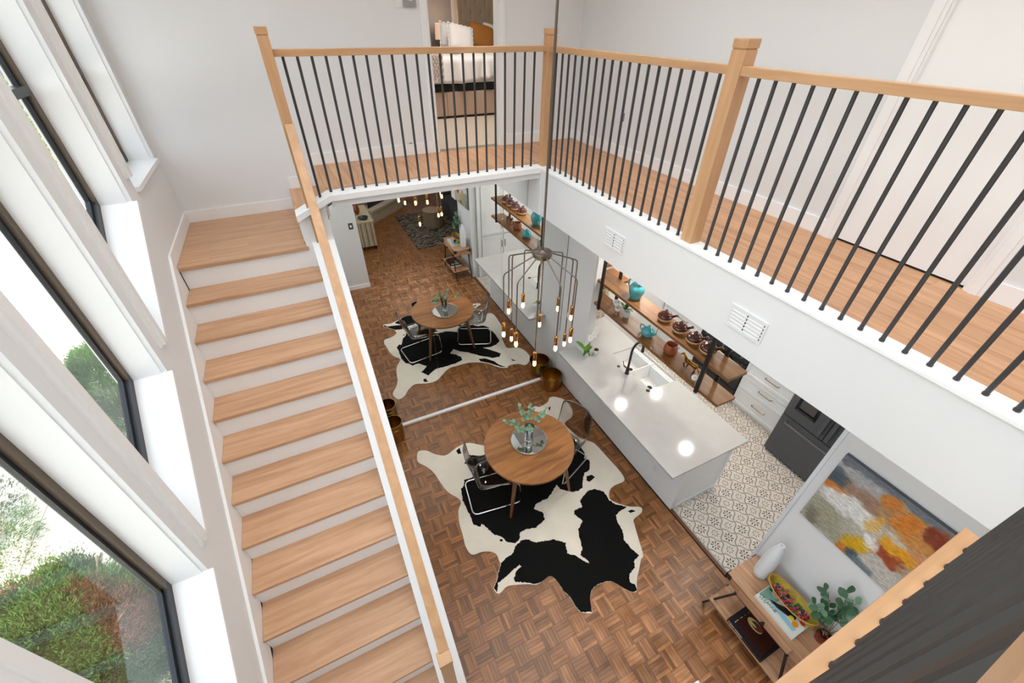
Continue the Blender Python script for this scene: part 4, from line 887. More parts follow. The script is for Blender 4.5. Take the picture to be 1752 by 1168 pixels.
MB().tube([c+Vector((0, -0.08, 0.088)), c+Vector((0, -0.11, 0.07)), c+Vector((0, -0.115, 0.03))], [0.007, 0.008, 0.003], 8).build('tail', GOLD, t, smooth=True)
c = (3.05, 1.975, 1.766)
t = thing('desk_clock', 'tiny white round clock beside the bronze figurine', 'clock', c)
o = MB().lathe([(0.03, 0), (0.031, 0.012), (0.027, 0.014)], n=24).build('face', PORC, t, smooth=40, local=True); o.location = (0, 0, 0.032); o.rotation_euler = (0, -1.0, 0.6)
o = MB().lathe([(0.004, 0), (0.004, 0.002)], n=8).build('hub', BLACK, o, local=True); o.location = (0, 0, 0.0145)
# plants and cups on the lower shelf
c = (3.105, 3.30, 1.766)
t = thing('cup_stand', 'white cups on a wire stand on the lower hanging shelf', 'cup stand', c)
for dx, dy, dz in ((0.0, 0.03, 0.075), (0.01, -0.015, 0.01)):
    MB().lathe([(0.02, 0), (0.038, 0.02), (0.046, 0.06), (0.043, 0.06), (0.034, 0.022), (1e-4, 0.006)], (c[0]+dx, c[1]+dy+0.02, c[2]+dz), 24).build('cup', PORC, t, smooth=True)
WIRE = mat('white_wire', rgb(222, 216, 206), 0.4)
for dx in (-0.045, 0.045): MB().tube([(c[0]+dx, c[1]-0.05, c[2]+0.003), (c[0]+dx, c[1]+0.06, c[2]+0.003), (c[0]+dx*0.5, c[1]+0.05, c[2]+0.13), (c[0]+dx, c[1]-0.05, c[2]+0.003)], 0.003, 6).build('wire', WIRE, t, smooth=True)
t2 = MB().lathe([(0.026, 0), (0.036, 0.01), (0.04, 0.05), (0.034, 0.075), (0.036, 0.082), (0.03, 0.082), (0.028, 0.07), (1e-4, 0.05)], (3.14, 3.17, 1.766), 24).build('bud_vase', mat('pale_grey_glaze', rgb(196, 204, 206), 0.25), smooth=True); tag(t2, 'small pale grey bud vase beside the white cups', 'vase')
LGRN = mat('glossy_green_leaf', rgb(66, 112, 40), 0.35, var=(14, 0.25))
def strap_plant(name, label, base, leaves, m):
    t = thing(name, label, 'plant', base, local=True)
    for az, ln, w, rise, arch in leaves:
        a = math.radians(az); d = Vector((math.cos(a), math.sin(a), 0)); s_ = Vector((-d.y, d.x, 0))
        def fn(u, v, d=d, s_=s_, ln=ln, w=w, rise=rise, arch=arch):
            ww = w*math.sin(PI*min(1, 0.12+0.88*u))**0.7*(v-0.5)*2
            p = d*(ln*u)+Vector((0, 0, ln*(rise*u-arch*u*u)))+s_*ww+Vector((0, 0, 0.15*abs(ww)))
            return tuple(p)
        MB().grid(fn, 8, 4).build('leaf', m, t, smooth=True, local=True)
    return t
strap_plant('small_plant', 'little green leafy plant behind the white cups', (3.16, 3.24, 1.83), [(20, 0.10, 0.028, 1.1, 0.5), (200, 0.11, 0.03, 1.3, 0.5), (280, 0.12, 0.03, 0.8, 0.6), (100, 0.09, 0.025, 1.2, 0.5)], LGRN)
# wall-shelf bottles and bowls
AMB = mat('amber_spirit', rgb(150, 82, 30), 0.1, coat=0.5)
c = (3.19, 4.02, 2.096)
t = thing('decanter', 'glass decanter of amber spirit on the upper kitchen wall shelf', 'decanter', c)
MB().box(c[0]-0.042, c[0]+0.042, c[1]-0.042, c[1]+0.042, c[2]+0.001, c[2]+0.10).build('spirit', AMB, t, bevel=0.006)
MB().lathe([(0.052, 0), (0.052, 0.12), (0.02, 0.15), (0.018, 0.19), (0.024, 0.195)], c, 24).build('glass', CLEAR, t, smooth=40)
MB().sphere((c[0], c[1], c[2]+0.215), 0.024, 14, 10).build('stopper', CLEAR, t, smooth=True)
o = MB().lathe([(0.03, 0), (0.06, 0.02), (0.085, 0.06), (0.08, 0.06), (0.05, 0.025), (1e-4, 0.012)], (3.42, 4.02, 2.096), 28).build('red_bowl', mat('oxblood_glaze', rgb(112, 38, 28), 0.2, coat=0.5), smooth=True); tag(o, 'dark red glazed bowl on the upper kitchen wall shelf', 'bowl')
o = MB().lathe([(0.035, 0), (0.055, 0.04), (0.05, 0.1), (0.03, 0.13), (0.034, 0.15), (0.028, 0.15), (1e-4, 0.1)], (3.16, 4.03, 1.766), 24).build('ceramic_jar', mat('speckled_jar', rgb(128, 112, 96), 0.4, var=(60, 0.4)), smooth=True); tag(o, 'speckled brown jar on the lower kitchen wall shelf', 'jar')
o = MB().lathe([(0.03, 0), (0.045, 0.02), (0.05, 0.06), (0.046, 0.06), (1e-4, 0.02)], (3.30, 4.04, 1.766), 24).build('black_bowl', BLACK, smooth=True); tag(o, 'small black bowl on the lower kitchen wall shelf', 'bowl')
# mosaic backsplash on the end wall: pebbles
PEB = [mat('pebble_%s' % n_, rgb(*c_), 0.5) for n_, c_ in (('sand', (196, 172, 138)), ('cream', (216, 200, 172)), ('brown', (158, 130, 98)))]
pm = MB(); random.seed(3)
for i in range(30):
    for j in range(32):
        x = 3.07+i*0.024+random.uniform(-.004, .004); z = 0.93+j*0.024+random.uniform(-.004, .004)
        pm.sphere((x, 4.272, z), 0.0125, 6, 4, random.randrange(3), (1, 0.5, random.uniform(0.75, 1.0)))
ob = pm.build('pebble_backsplash', PEB, wk, smooth=True); ob['kind'] = 'stuff'
# ================================================================== ORCHID
c = (2.955, 3.585, Z1)
t = thing('orchid', 'white orchid in a small white pot on the island worktop', 'orchid', c)
MB().lathe([(0.034, 0), (0.038, 0.004), (0.046, 0.085), (0.042, 0.085), (0.036, 0.07), (1e-4, 0.068)], c, 28).build('pot', PORC, t, smooth=50)
MB().lathe([(0.04, 0.07), (0.02, 0.078), (1e-4, 0.08)], c, 20).build('soil', mat('bark_soil', rgb(58, 42, 30), 0.9, bump=(80, 0.5)), t, smooth=True)
OL = mat('orchid_leaf', rgb(104, 158, 34), 0.3)
for az, ln, w, rise, arch, m_ in ((140, 0.17, 0.046, 1.35, 0.5, OL), (60, 0.14, 0.04, 1.7, 0.6, OL), (210, 0.11, 0.02, 0.5, 0.6, LGRN), (20, 0.13, 0.028, 1.0, 0.9, LGRN), (260, 0.1, 0.02, 0.6, 0.7, LGRN)):
    a = math.radians(az); d = Vector((math.cos(a), math.sin(a), 0)); s_ = Vector((-d.y, d.x, 0)); b0 = Vector((c[0], c[1], c[2]+0.075))
    MB().grid(lambda u, v: tuple(b0+d*(ln*u)+Vector((0, 0, ln*(rise*u-arch*u*u)))+s_*(w*math.sin(PI*min(1, 0.12+0.88*u))**0.7*(v-0.5)*2)), 8, 4).build('leaf', m_, t, smooth=True)
sp = [Vector((c[0], c[1], c[2]+0.07)), Vector((c[0]+0.02, c[1], c[2]+0.2)), Vector((c[0]+0.05, c[1]+0.01, c[2]+0.31)), Vector((c[0]+0.10, c[1]+0.03, c[2]+0.37)), Vector((c[0]+0.16, c[1]+0.06, c[2]+0.38))]
MB().tube(fillet(sp, 0.05), 0.0035, 6).build('flower_stem', STEM, t, smooth=True)
PET = mat('white_petal', rgb(244, 242, 242), 0.5)
for k, (f, dx, dy, dz) in enumerate(((1.9, -0.02, -0.01, 0.0), (2.4, 0.0, -0.025, 0.0), (2.9, -0.01, 0.015, 0.01), (3.3, 0.01, -0.02, 0.0), (3.8, 0.0, 0.01, 0.005))):
    i = min(int(f), 3); p = sp[i].lerp(sp[i+1], f-i)+Vector((dx, dy, dz)); fl = MB(); nrm = Vector((-0.6, -0.7, 0.45)).normalized(); u_ = nrm.cross(Vector((0, 0, 1))).normalized(); v_ = u_.cross(nrm)
    for q in range(5):
        an = 2*PI*q/5+k; r_ = 0.054 if q in (1, 4) else 0.046
        d = u_*math.cos(an)+v_*math.sin(an); e = u_*-math.sin(an)+v_*math.cos(an)
        fl.add([p, p+d*r_*0.45+e*r_*0.42+nrm*0.006, p+d*r_*0.85+e*r_*0.3+nrm*0.003, p+d*r_, p+d*r_*0.85-e*r_*0.3+nrm*0.003, p+d*r_*0.45-e*r_*0.42+nrm*0.006], [(0, 1, 2, 3, 4, 5)])
    fo = fl.build('flower', PET, t, smooth=True)
    MB().sphere(tuple(p+nrm*0.006), 0.007, 8, 6).build('lip', mat('orchid_lip_%d' % k, rgb(226, 196, 120), 0.5), fo, smooth=True)
t = thing('small_pot', 'little white pot of dark soil behind the orchid', 'pot', (3.10, 3.56, Z1))
MB().lathe([(0.03, 0), (0.034, 0.004), (0.04, 0.075), (0.036, 0.075), (0.03, 0.06), (1e-4, 0.06)], (3.10, 3.56, Z1), 24).build('pot', PORC, t, smooth=50)
MB().lathe([(0.037, 0.06), (0.034, 0.078), (0.016, 0.088), (1e-4, 0.09)], (3.10, 3.56, Z1), 18).build('soil', MATS['bark_soil'], t, smooth=True)
# ================================================================== KITCHEN RUN
PULL = mat('satin_brass_pull', rgb(148, 128, 92), 0.3, 0.9); BEIGE = mat('beige_counter', rgb(196, 186, 170), 0.25, var=(30, 0.05))
def cab(label, y0, y1, drawers=True):
    t = thing('base_cabinet', label, 'cabinet', (5.35, (y0+y1)/2, 0), 0, 'white base cabinets along the kitchen wall')
    MB().box(5.07, 5.655, y0, y1, 0.0, 0.88).build('carcass', CAB, t)
    zs = (0.07, 0.36, 0.62, 0.87)
    for k in range(3):
        d = MB().box(5.045, 5.07, y0+0.006, y1-0.006, zs[k]+0.004, zs[k+1]-0.004).build('drawer', CAB, t, bevel=0.003)
        fw = 0.045
        MB().box(5.037, 5.045, y0+0.006, y1-0.006, zs[k]+0.004, zs[k]+0.004+fw).box(5.037, 5.045, y0+0.006, y1-0.006, zs[k+1]-0.004-fw, zs[k+1]-0.004).box(5.037, 5.045, y0+0.006, y0+0.006+fw, zs[k]+0.05, zs[k+1]-0.05).box(5.037, 5.045, y1-0.006-fw, y1-0.006, zs[k]+0.05, zs[k+1]-0.05).build('drawer_frame', CAB, d)
        ym = (y0+y1)/2-0.02; zm = (zs[k]+zs[k+1])/2+0.02
        MB().tube(fillet([(5.045, ym-0.1, zm), (5.012, ym-0.1, zm), (5.012, ym+0.1, zm), (5.045, ym+0.1, zm)], 0.012), 0.0065, 8).build('pull', PULL, d, smooth=60)
    return t
cab('white three-drawer cabinet between range and refrigerator', 1.79, 2.555); cab('white drawer cabinet on the far side of the range', 3.415, 4.26)
o = MB().box(5.02, 5.655, 1.785, 2.556, 0.881, 0.92).build('counter_top', BEIGE, bevel=0.003); tag(o, 'beige counter over the drawers beside the refrigerator', 'worktop')
o = MB().box(5.02, 5.655, 3.412, 4.265, 0.881, 0.92).build('counter_top', BEIGE, bevel=0.003); tag(o, 'beige counter on the far side of the range', 'worktop')
APB = mat('black_appliance', rgb(34, 34, 35), 0.25, 0.1); BSS = mat('black_stainless', rgb(92, 95, 100), 0.4, 0.55, bump=(6, 0.02)); OVG = mat('oven_glass', rgb(14, 14, 15), 0.06)
rg = thing('kitchen_range', 'black slide-in range with two yellow towels on its handle', 'range', (5.3, 2.98, 0))
MB().box(5.06, 5.64, 2.565, 3.405, 0.04, 0.90).build('body', APB, rg); MB().box(5.0, 5.64, 2.56, 3.41, 0.90, 0.925).build('cooktop', OVG, rg, bevel=0.004)
MB().box(5.015, 5.06, 2.565, 3.405, 0.27, 0.76).build('oven_door', APB, rg, bevel=0.005)
MB().box(5.0125, 5.015, 2.66, 3.31, 0.33, 0.64).build('oven_window', OVG, rg)
MB().box(5.02, 5.06, 2.565, 3.405, 0.08, 0.255).build('warming_drawer', APB, rg, bevel=0.005)
pnl = MB().prism([(5.0, 0.78), (5.06, 0.78), (5.06, 0.905), (5.035, 0.905)], 'Y', 2.565, 3.405).build('control_panel', APB, rg)
for k in range(5):
    o = MB().lathe([(0.02, 0), (0.018, 0.022), (0.012, 0.024)], n=18).build('knob', BSS, pnl, smooth=40, local=True); o.location = (5.016-5.3, 2.66+0.16*k-2.98, 0.845); o.rotation_euler = (0, -PI/2+0.27, 0)
MB().tube(fillet([(5.015, 2.62, 0.72), (4.97, 2.62, 0.72), (4.97, 3.35, 0.72), (5.015, 3.35, 0.72)], 0.02), 0.011, 10).build('oven_handle', mat('brushed_steel', rgb(190, 190, 188), 0.28, 1.0), rg, smooth=60)
MB().box(5.58, 5.64, 2.57, 3.40, 0.925, 1.0).build('back_guard', APB, rg, bevel=0.01)
for k in range(4):
    MB().tube([(5.17+0.26*(k % 2)+0.085*math.cos(2*PI*q/24), 2.78+0.4*(k//2)+0.085*math.sin(2*PI*q/24), 0.929) for q in range(24)], 0.004, 6, closed=True).build('burner_ring', BSS, rg, smooth=True)
TOW = mat('yellow_towel', rgb(206, 184, 70), 0.9, bump=(90, 0.3)); TOWW = mat('floral_towel', rgb(222, 196, 188), 0.9, var=(50, 0.3))
def towel(label, y0, y1, m, l0, l1):
    def fn(u, v):
        s = (u-0.5)*2; y = y0+(y1-y0)*v; wv = 0.003*math.sin(v*14)
        if abs(s) < 0.2: a = s/0.2*PI/2; return (4.97+0.0145*math.sin(a)*-1, y, 0.72+0.0145*math.cos(a))
        dd = (abs(s)-0.2)/0.8
        return (4.97-0.0145*(1 if s > 0 else -1)-wv*(1 if s > 0 else 0), y, 0.72-dd*(l1 if s > 0 else l0))
    o = MB().grid(fn, 24, 10).build('dish_towel', m, smooth=True, solid=0.003); return tag(o, label, 'towel', 'dish towels over the range handle')
towel('yellow dish towel at the refrigerator end of the range handle', 2.80, 2.88, TOW, 0.2, 0.3); towel('yellow dish towel beside the floral towel on the range handle', 2.96, 3.05, TOW, 0.2, 0.3); towel('pale floral dish towel over the range handle', 3.10, 3.22, TOWW, 0.18, 0.26)
# refrigerator
fg = thing('refrigerator', 'black stainless french-door refrigerator with water dispenser', 'refrigerator', (5.1, 1.28, 0))
FY0, FY1, FX = 0.80, 1.755, 4.755; FM = 1.245; FS = 0.70
MB().box(FX+0.07, 5.6, FY0, FY1, 0.02, 1.76).build('cabinet', APB, fg)
fz = MB().box(FX, FX+0.065, FY0+0.002, FY1-0.002, 0.04, FS-0.006).build('freezer_drawer', BSS, fg, bevel=0.008)
MB().tube(fillet([(FX, FY0+0.09, FS-0.075), (FX-0.055, FY0+0.10, FS-0.07), (FX-0.07, FM, FS-0.06), (FX-0.055, FY1-0.10, FS-0.07), (FX, FY1-0.09, FS-0.075)], 0.05), 0.013, 10).build('drawer_handle', BSS, fz, smooth=60)
ld = MB().box(FX, FX+0.065, FM+0.003, FY1-0.002, FS+0.006, 1.76).build('door', BSS, fg, bevel=0.008)
rd = MB().box(FX, FX+0.065, FY0+0.002, FM-0.003, FS+0.006, 1.76).build('door', BSS, fg, bevel=0.008)
for par, yy in ((ld, FM+0.05), (rd, FM-0.05)): MB().box(FX-0.06, FX-0.03, yy-0.018, yy+0.018, FS+0.06, 1.6).box(FX-0.03, FX, yy-0.012, yy+0.012, FS+0.1, FS+0.13).box(FX-0.03, FX, yy-0.012, yy+0.012, 1.5, 1.53).build('door_handle', BSS, par, bevel=0.006)
MB().box(FX-0.004, FX+0.001, FM+0.16, FM+0.42, FS+0.16, FS+0.58).build('dispenser_frame', OVG, ld, bevel=0.001)
MB().add([(FX-0.006, FM+0.19, FS+0.19), (FX-0.006, FM+0.39, FS+0.19), (FX-0.03, FM+0.39, FS+0.20), (FX-0.03, FM+0.19, FS+0.20), (FX-0.006, FM+0.19, FS+0.17), (FX-0.006, FM+0.39, FS+0.17)], [(0, 3, 2, 1), (3, 4, 5, 2), (0, 4, 3), (1, 2, 5)]).build('drip_ledge', BSS, ld)
MB().box(FX-0.0095, FX-0.004, FM+0.2, FM+0.38, FS+0.22, FS+0.4).build('dispenser_panel', mat('dispenser_grey', rgb(92, 90, 88), 0.3, 0.6), ld)
MB().box(FX-0.022, FX-0.0095, FM+0.26, FM+0.33, FS+0.4, FS+0.47).build('spigot', mat('spigot_chrome', rgb(150, 150, 150), 0.2, 0.9), ld, bevel=0.004)
# pantry cabinet next to the partition, seen in the mirror
pt = thing('pantry_cabinet', 'tall white pantry cabinet with framed doors behind the partition', 'cabinet', (3.6, 0.4, 0))
MB().box(3.07, 4.73, 0.11, 0.70, 0.0, 2.885).build('carcass', CAB, pt)
MB().box(3.062, 3.13, 0.70, 0.73, 0.0, 2.885).build('pilaster', CAB, pt, bevel=0.004)
for z0, z1 in ((0.1, 0.93), (0.96, 2.75)):
    for x0, x1 in ((3.15, 3.64), (3.66, 4.15)):
        d = MB().box(x0, x1, 0.70, 0.718, z0, z1).build('door', CAB, pt, bevel=0.003); fw = 0.055
        MB().box(x0, x1, 0.718, 0.73, z0, z0+fw).box(x0, x1, 0.718, 0.73, z1-fw, z1).box(x0, x0+fw, 0.718, 0.73, z0+fw, z1-fw).box(x1-fw, x1, 0.718, 0.73, z0+fw, z1-fw).build('door_frame', CAB, d, bevel=0.003)
        hx = x1-0.027 if x0 < 3.5 else x0+0.027; hz = z1-0.2 if z0 < 0.5 else z0+0.2
        MB().tube([(hx, 0.745, hz-0.08), (hx, 0.745, hz+0.08)], 0.006, 8).box(hx-0.004, hx+0.004, 0.73, 0.745, hz-0.07, hz-0.06).box(hx-0.004, hx+0.004, 0.73, 0.745, hz+0.06, hz+0.07).build('pull', PULL, d)
# kitchen downlights
DL = mat('downlight_glow', rgb(255, 250, 240), 0.5, emit=(1, 0.95, 0.86, 1), estr=22)
def downlight(x, y, z, lb, e=9):
    t = thing('recessed_light', lb, 'light', (x, y, z-0.012), 0, 'round recessed ceiling lights')
    MB().lathe([(0.075, 0.004), (0.085, 0.0), (0.09, 0.006), (0.09, 0.0115)], (x, y, z-0.012), 28).build('trim_ring', TRIM, t, smooth=40)
    MB().lathe([(0.072, 0.003), (0.0721, 0.0075)], (x, y, z-0.012), 28).build('lens', DL, t)
for x, y in ((4.283, 3.986), (5.09, 3.943), (4.643, 2.697), (3.6, 1.2)): downlight(x, y, 2.892, 'round recessed downlight in the flat kitchen ceiling')
# ================================================================== CONSOLE TABLE
cs = thing('console_table', 'reclaimed pine console table with black metal frame and one drawer', 'console', (2.71, 0.27, 0))
CX0, CX1, CY0, CY1, CZ = 2.535, 2.905, -0.115, 0.662, 0.71
for k in range(4):
    a = CX0+(CX1-CX0)*k/4; b = CX0+(CX1-CX0)*(k+1)/4
    MB().box(a+0.0005, b-0.0005, CY0, CY1, CZ-0.022, CZ).build('top_board', CONSW, cs, bevel=0.001)
MB().box(CX0+0.012, CX1-0.004, CY0+0.012, CY1-0.012, CZ-0.125, CZ-0.0225).build('drawer_case', CONSW, cs)
dw = MB().box(CX0-0.002, CX0+0.0115, CY0+0.13, CY1-0.15, CZ-0.12, CZ-0.025).build('drawer_front', CONSW, cs, bevel=0.002)
o = MB().lathe([(0.008, 0), (0.007, 0.012), (0.017, 0.018), (0.018, 0.026), (0.008, 0.032), (1e-4, 0.032)], n=16).build('knob', BLACK, dw, smooth=40, local=True); o.location = (CX0-0.002-2.71, 0.25-0.27, CZ-0.07); o.rotation_euler = (0, -PI/2, 0)
for a, b in ((CX0+0.03, CX0+0.40), (0, 0)): pass
for k in range(3):
    a = 2.495+0.37*k/3; b = 2.495+0.37*(k+1)/3
    MB().box(a+0.0005, b-0.0005, CY0+0.02, CY1-0.01, 0.197, 0.219).build('lower_board', CONSW, cs, bevel=0.001)
for x in (CX0+0.005, CX1-0.015):
    for s, y0, y1 in ((1, 0.52, 0.685), (-1, 0.02, -0.14)):
        MB().bar((x, y1, 0.0), (x, y0, CZ-0.125), 0.016, 0.022, (1, 0, 0)).build('leg', BLACK, cs)
for y, z in ((0.635, 0.19), (-0.09, 0.19), (0.515, CZ-0.132), (0.02, CZ-0.132)): MB().box(CX0-0.035 if z < 0.3 else CX0, CX1-0.01, y-0.008, y+0.008, z-0.008, z+0.006).build('cross_rail', BLACK, cs)
MB().box(CX0+0.002, CX0+0.014, 0.0, 0.54, CZ-0.137, CZ-0.125).build('front_rail', BLACK, cs)
for x0, x1, y0, y1 in ((CX0-0.003, CX0+0.05, CY1-0.004, CY1+0.003), (CX0-0.003, CX0+0.004, CY1-0.05, CY1+0.003), (CX1-0.05, CX1+0.001, CY1-0.004, CY1+0.003), (CX0-0.003, CX0+0.004, CY0-0.003, CY0+0.05), (CX0-0.003, CX0+0.05, CY0-0.003, CY0+0.004)):
    MB().box(x0, x1, y0, y1, CZ-0.06, CZ+0.002).build('corner_bracket', BLACK, cs)
# vase
c = (2.79, 0.53, CZ)
o = MB().lathe([(0.045, 0), (0.056, 0.006), (0.062, 0.06), (0.063, 0.2), (0.058, 0.33), (0.045, 0.42), (0.03, 0.475), (0.024, 0.495), (0.024, 0.505), (0.017, 0.505), (0.016, 0.49), (1e-4, 0.47)], c, 36).build('white_vase', mat('matt_white_ceramic', rgb(228, 232, 235), 0.5), smooth=60)
tag(o, 'tall matt white bottle vase on the console table', 'vase')
# art book
def book(label, x0, x1, y0, y1, z0, h, cover, page, spine='x0'):
    t = thing('book', label, 'book', ((x0+x1)/2, (y0+y1)/2, z0))
    MB().box(x0, x1, y0, y1, z0, z0+0.003).build('back_cover', cover, t); MB().box(x0, x1, y0, y1, z0+h-0.003, z0+h).build('front_cover', cover, t)
    MB().box(x0+0.004, x1-0.005, y0+0.005, y1-0.005, z0+0.0031, z0+h-0.0031).build('pages', page, t)
    MB().box(x0-0.003, x0, y0, y1, z0, z0+h).build('spine', cover, t)
    return t
PAGE = mat('book_pages', rgb(236, 230, 216), 0.8); INK = mat('dark_ink', rgb(34, 40, 52), 0.6); WHITEP = mat('white_print', rgb(240, 240, 238), 0.6)
CVP = mat('pale_cover', rgb(214, 222, 218), 0.4)
z0 = CZ+0.0005; zt = z0+0.034
b1 = book('large art book with a painted fruit still-life cover under the boat bowl', 2.585, 2.80, 0.062, 0.418, z0, 0.034, CVP, PAGE)
cols = {'teal': (120, 160, 150), 'green': (44, 84, 58), 'black': (30, 28, 34), 'blue': (150, 190, 214), 'lemon': (222, 206, 60), 'orange': (226, 142, 30), 'red': (206, 66, 40), 'olive': (186, 186, 110), 'jug': (196, 202, 190)}
CM = {k: mat('cover_'+k, rgb(*v), 0.45) for k, v in cols.items()}
def patch(par, pts, m, z, name='cover_print'): return MB().prism(pts, 'Z', z, z+0.0006).build(name, m, par)
def ell(cx, cy, rx, ry, n=18, a=0): return [(cx+rx*math.cos(2*PI*k/n)*math.cos(a)-ry*math.sin(2*PI*k/n)*math.sin(a), cy+rx*math.cos(2*PI*k/n)*math.sin(a)+ry*math.sin(2*PI*k/n)*math.cos(a)) for k in range(n)]
patch(b1, [(2.66, 0.30), (2.795, 0.30), (2.795, 0.413), (2.62, 0.413)], CM['teal'], zt)
patch(b1, [(2.62, 0.10), (2.66, 0.09), (2.69, 0.30), (2.645, 0.33), (2.63, 0.25)], CM['blue'], zt)
patch(b1, [(2.73, 0.066), (2.795, 0.066), (2.795, 0.16), (2.74, 0.14)], CM['olive'], zt)
patch(b1, [(2.665, 0.34), (2.70, 0.28), (2.755, 0.20), (2.75, 0.15), (2.71, 0.14), (2.685, 0.19), (2.66, 0.27)], CM['black'], zt+0.0006)
patch(b1, ell(2.74, 0.335, 0.03, 0.036), CM['jug'], zt+0.0006); patch(b1, ell(2.755, 0.335, 0.02, 0.025), CM['green'], zt+0.0012); patch(b1, ell(2.745, 0.385, 0.018, 0.014), CM['green'], zt+0.0006)
patch(b1, ell(2.70, 0.165, 0.021, 0.021), CM['lemon'], zt+0.0014); patch(b1, ell(2.685, 0.122, 0.026, 0.024), CM['orange'], zt+0.0014); patch(b1, ell(2.748, 0.098, 0.02, 0.02), CM['red'], zt+0.0014)
ox, oy = 2.6925, 0.24
text_mesh('C\u00c9ZANNE', 0.034, 'cover_lettering', INK, b1, (2.612-ox, 0.405-oy, 0.0348), (0, 0, -PI/2)); text_mesh('STILL LIFE', 0.014, 'cover_lettering', INK, b1, (2.595-ox, 0.395-oy, 0.0348), (0, 0, -PI/2))
# boat bowl with beads
bc = (2.765, 0.25, zt+0.0016)
bw = thing('boat_bowl', 'long woven yellow-green boat bowl resting on the art book', 'bowl', bc)
WOV = mat('woven_yellow_green', rgb(178, 158, 44), 0.6, bump=(60, 0.5), var=(14, 0.25)); RIM = mat('woven_rim', rgb(196, 142, 84), 0.6, bump=(80, 0.5))
def boat(u, v, o=0.0):
    s = (u-0.5)*2; L_ = 0.215; w = 0.09*math.sqrt(max(0, 1-abs(s)**2.2))+0.0005
    q = (v-0.5)*2; zz = 0.012+0.085*abs(q)**1.8+0.03*abs(s)**2*(0.4+0.6*(1-abs(q)))+0.022*abs(s)**3*abs(q)
    return (bc[0]+q*w*(1.0)+0.014*(q > 0)*q*0, bc[1]+s*L_, bc[2]+zz-0.008)
MB().grid(boat, 26, 14).build('bowl_shell', WOV, bw, smooth=True, solid=0.006)
rimp = [boat(k/26, 1.0) for k in range(27)]+[boat(k/26, 0.0) for k in range(25, 0, -1)]
MB().tube(rimp, 0.0055, 8, closed=True).build('bowl_rim', RIM, bw, smooth=True)
random.seed(5); beads = MB()
BM = [mat('bead_'+n_, rgb(*c_), 0.3, coat=0.3) for n_, c_ in (('pink', (222, 60, 150)), ('red', (200, 44, 50)), ('green', (24, 120, 70)), ('blue', (30, 70, 120)), ('rose', (232, 130, 170)), ('black', (30, 28, 32)))]
for k in range(110):
    s = random.uniform(-0.68, 0.68); q = random.uniform(-0.6, 0.6); p = boat((s+1)/2, (q+1)/2)
    beads.sphere((p[0], p[1], bc[2]+0.03+random.uniform(0, 0.03)+0.02*s*s), random.uniform(0.007, 0.013), 7, 5, random.choice([0, 0, 1, 1, 2, 2, 3, 4, 5]))
ob = beads.build('beads', BM, smooth=True); tag(ob, 'heap of pink, red, green and blue beads in the boat bowl', 'beads', kind='stuff')
# amber pot with eucalyptus
c = (2.80, -0.035, CZ)
gp = thing('amber_pot', 'faceted amber glass pot holding eucalyptus on the console', 'vase', c)
AMG = mat('amber_glass', rgb(104, 34, 20), 0.08, coat=0.6, var=(50, 0.5))
MB().lathe([(0.042, 0), (0.05, 0.008), (0.056, 0.055), (0.05, 0.095), (0.044, 0.095), (0.048, 0.055), (1e-4, 0.03)], c, 8).build('pot', AMG, gp)
random.seed(11)
bouquet('eucalyptus_branch', 'deep green eucalyptus branches rising from the amber pot', (2.80, -0.035, CZ+0.035), [(20, 0.18, 0.50, 0.03), (75, 0.45, 0.44, 0.1), (110, 0.5, 0.36, 0.1), (-50, 0.25, 0.46, 0.05), (60, 0.2, 0.56, 0.02)], 0.088, [EUC, EUCD, EUCD], nleaf=6, start=0.5, w=0.78)
# lower-shelf books
BKB = mat('black_cover', rgb(24, 25, 28), 0.4); BKM = mat('maroon_cover', rgb(52, 22, 16), 0.3); z1 = 0.2195
b2 = book('big black book with white block letters on the lower console shelf', 2.50, 2.742, 0.078, 0.442, z1, 0.045, BKB, PAGE)
text_mesh('TOM', 0.088, 'cover_lettering', WHITEP, b2, (2.528-2.621, 0.432-0.26-0.098, 0.0452), (0, 0, 0)); text_mesh('TOM FORD', 0.03, 'spine_lettering', WHITEP, b2, (-0.1242, 0.17, 0.012), (PI/2, 0, -PI/2))
b3 = book('maroon book with an oval picture, lying on the black book', 2.533, 2.722, 0.105, 0.388, z1+0.0462, 0.032, BKM, PAGE)
zz = z1+0.0462+0.032
patch(b3, ell(2.655, 0.29, 0.042, 0.072, 24), mat('oval_gold', rgb(186, 172, 110), 0.4), zz); patch(b3, ell(2.66, 0.275, 0.03, 0.05, 20), mat('oval_brown', rgb(84, 48, 34), 0.4), zz+0.0006); patch(b3, ell(2.67, 0.245, 0.026, 0.025, 16), mat('oval_wine', rgb(126, 44, 44), 0.4), zz+0.0012); patch(b3, ell(2.648, 0.30, 0.008, 0.03, 12), mat('oval_pale', rgb(214, 196, 150), 0.4), zz+0.0012)
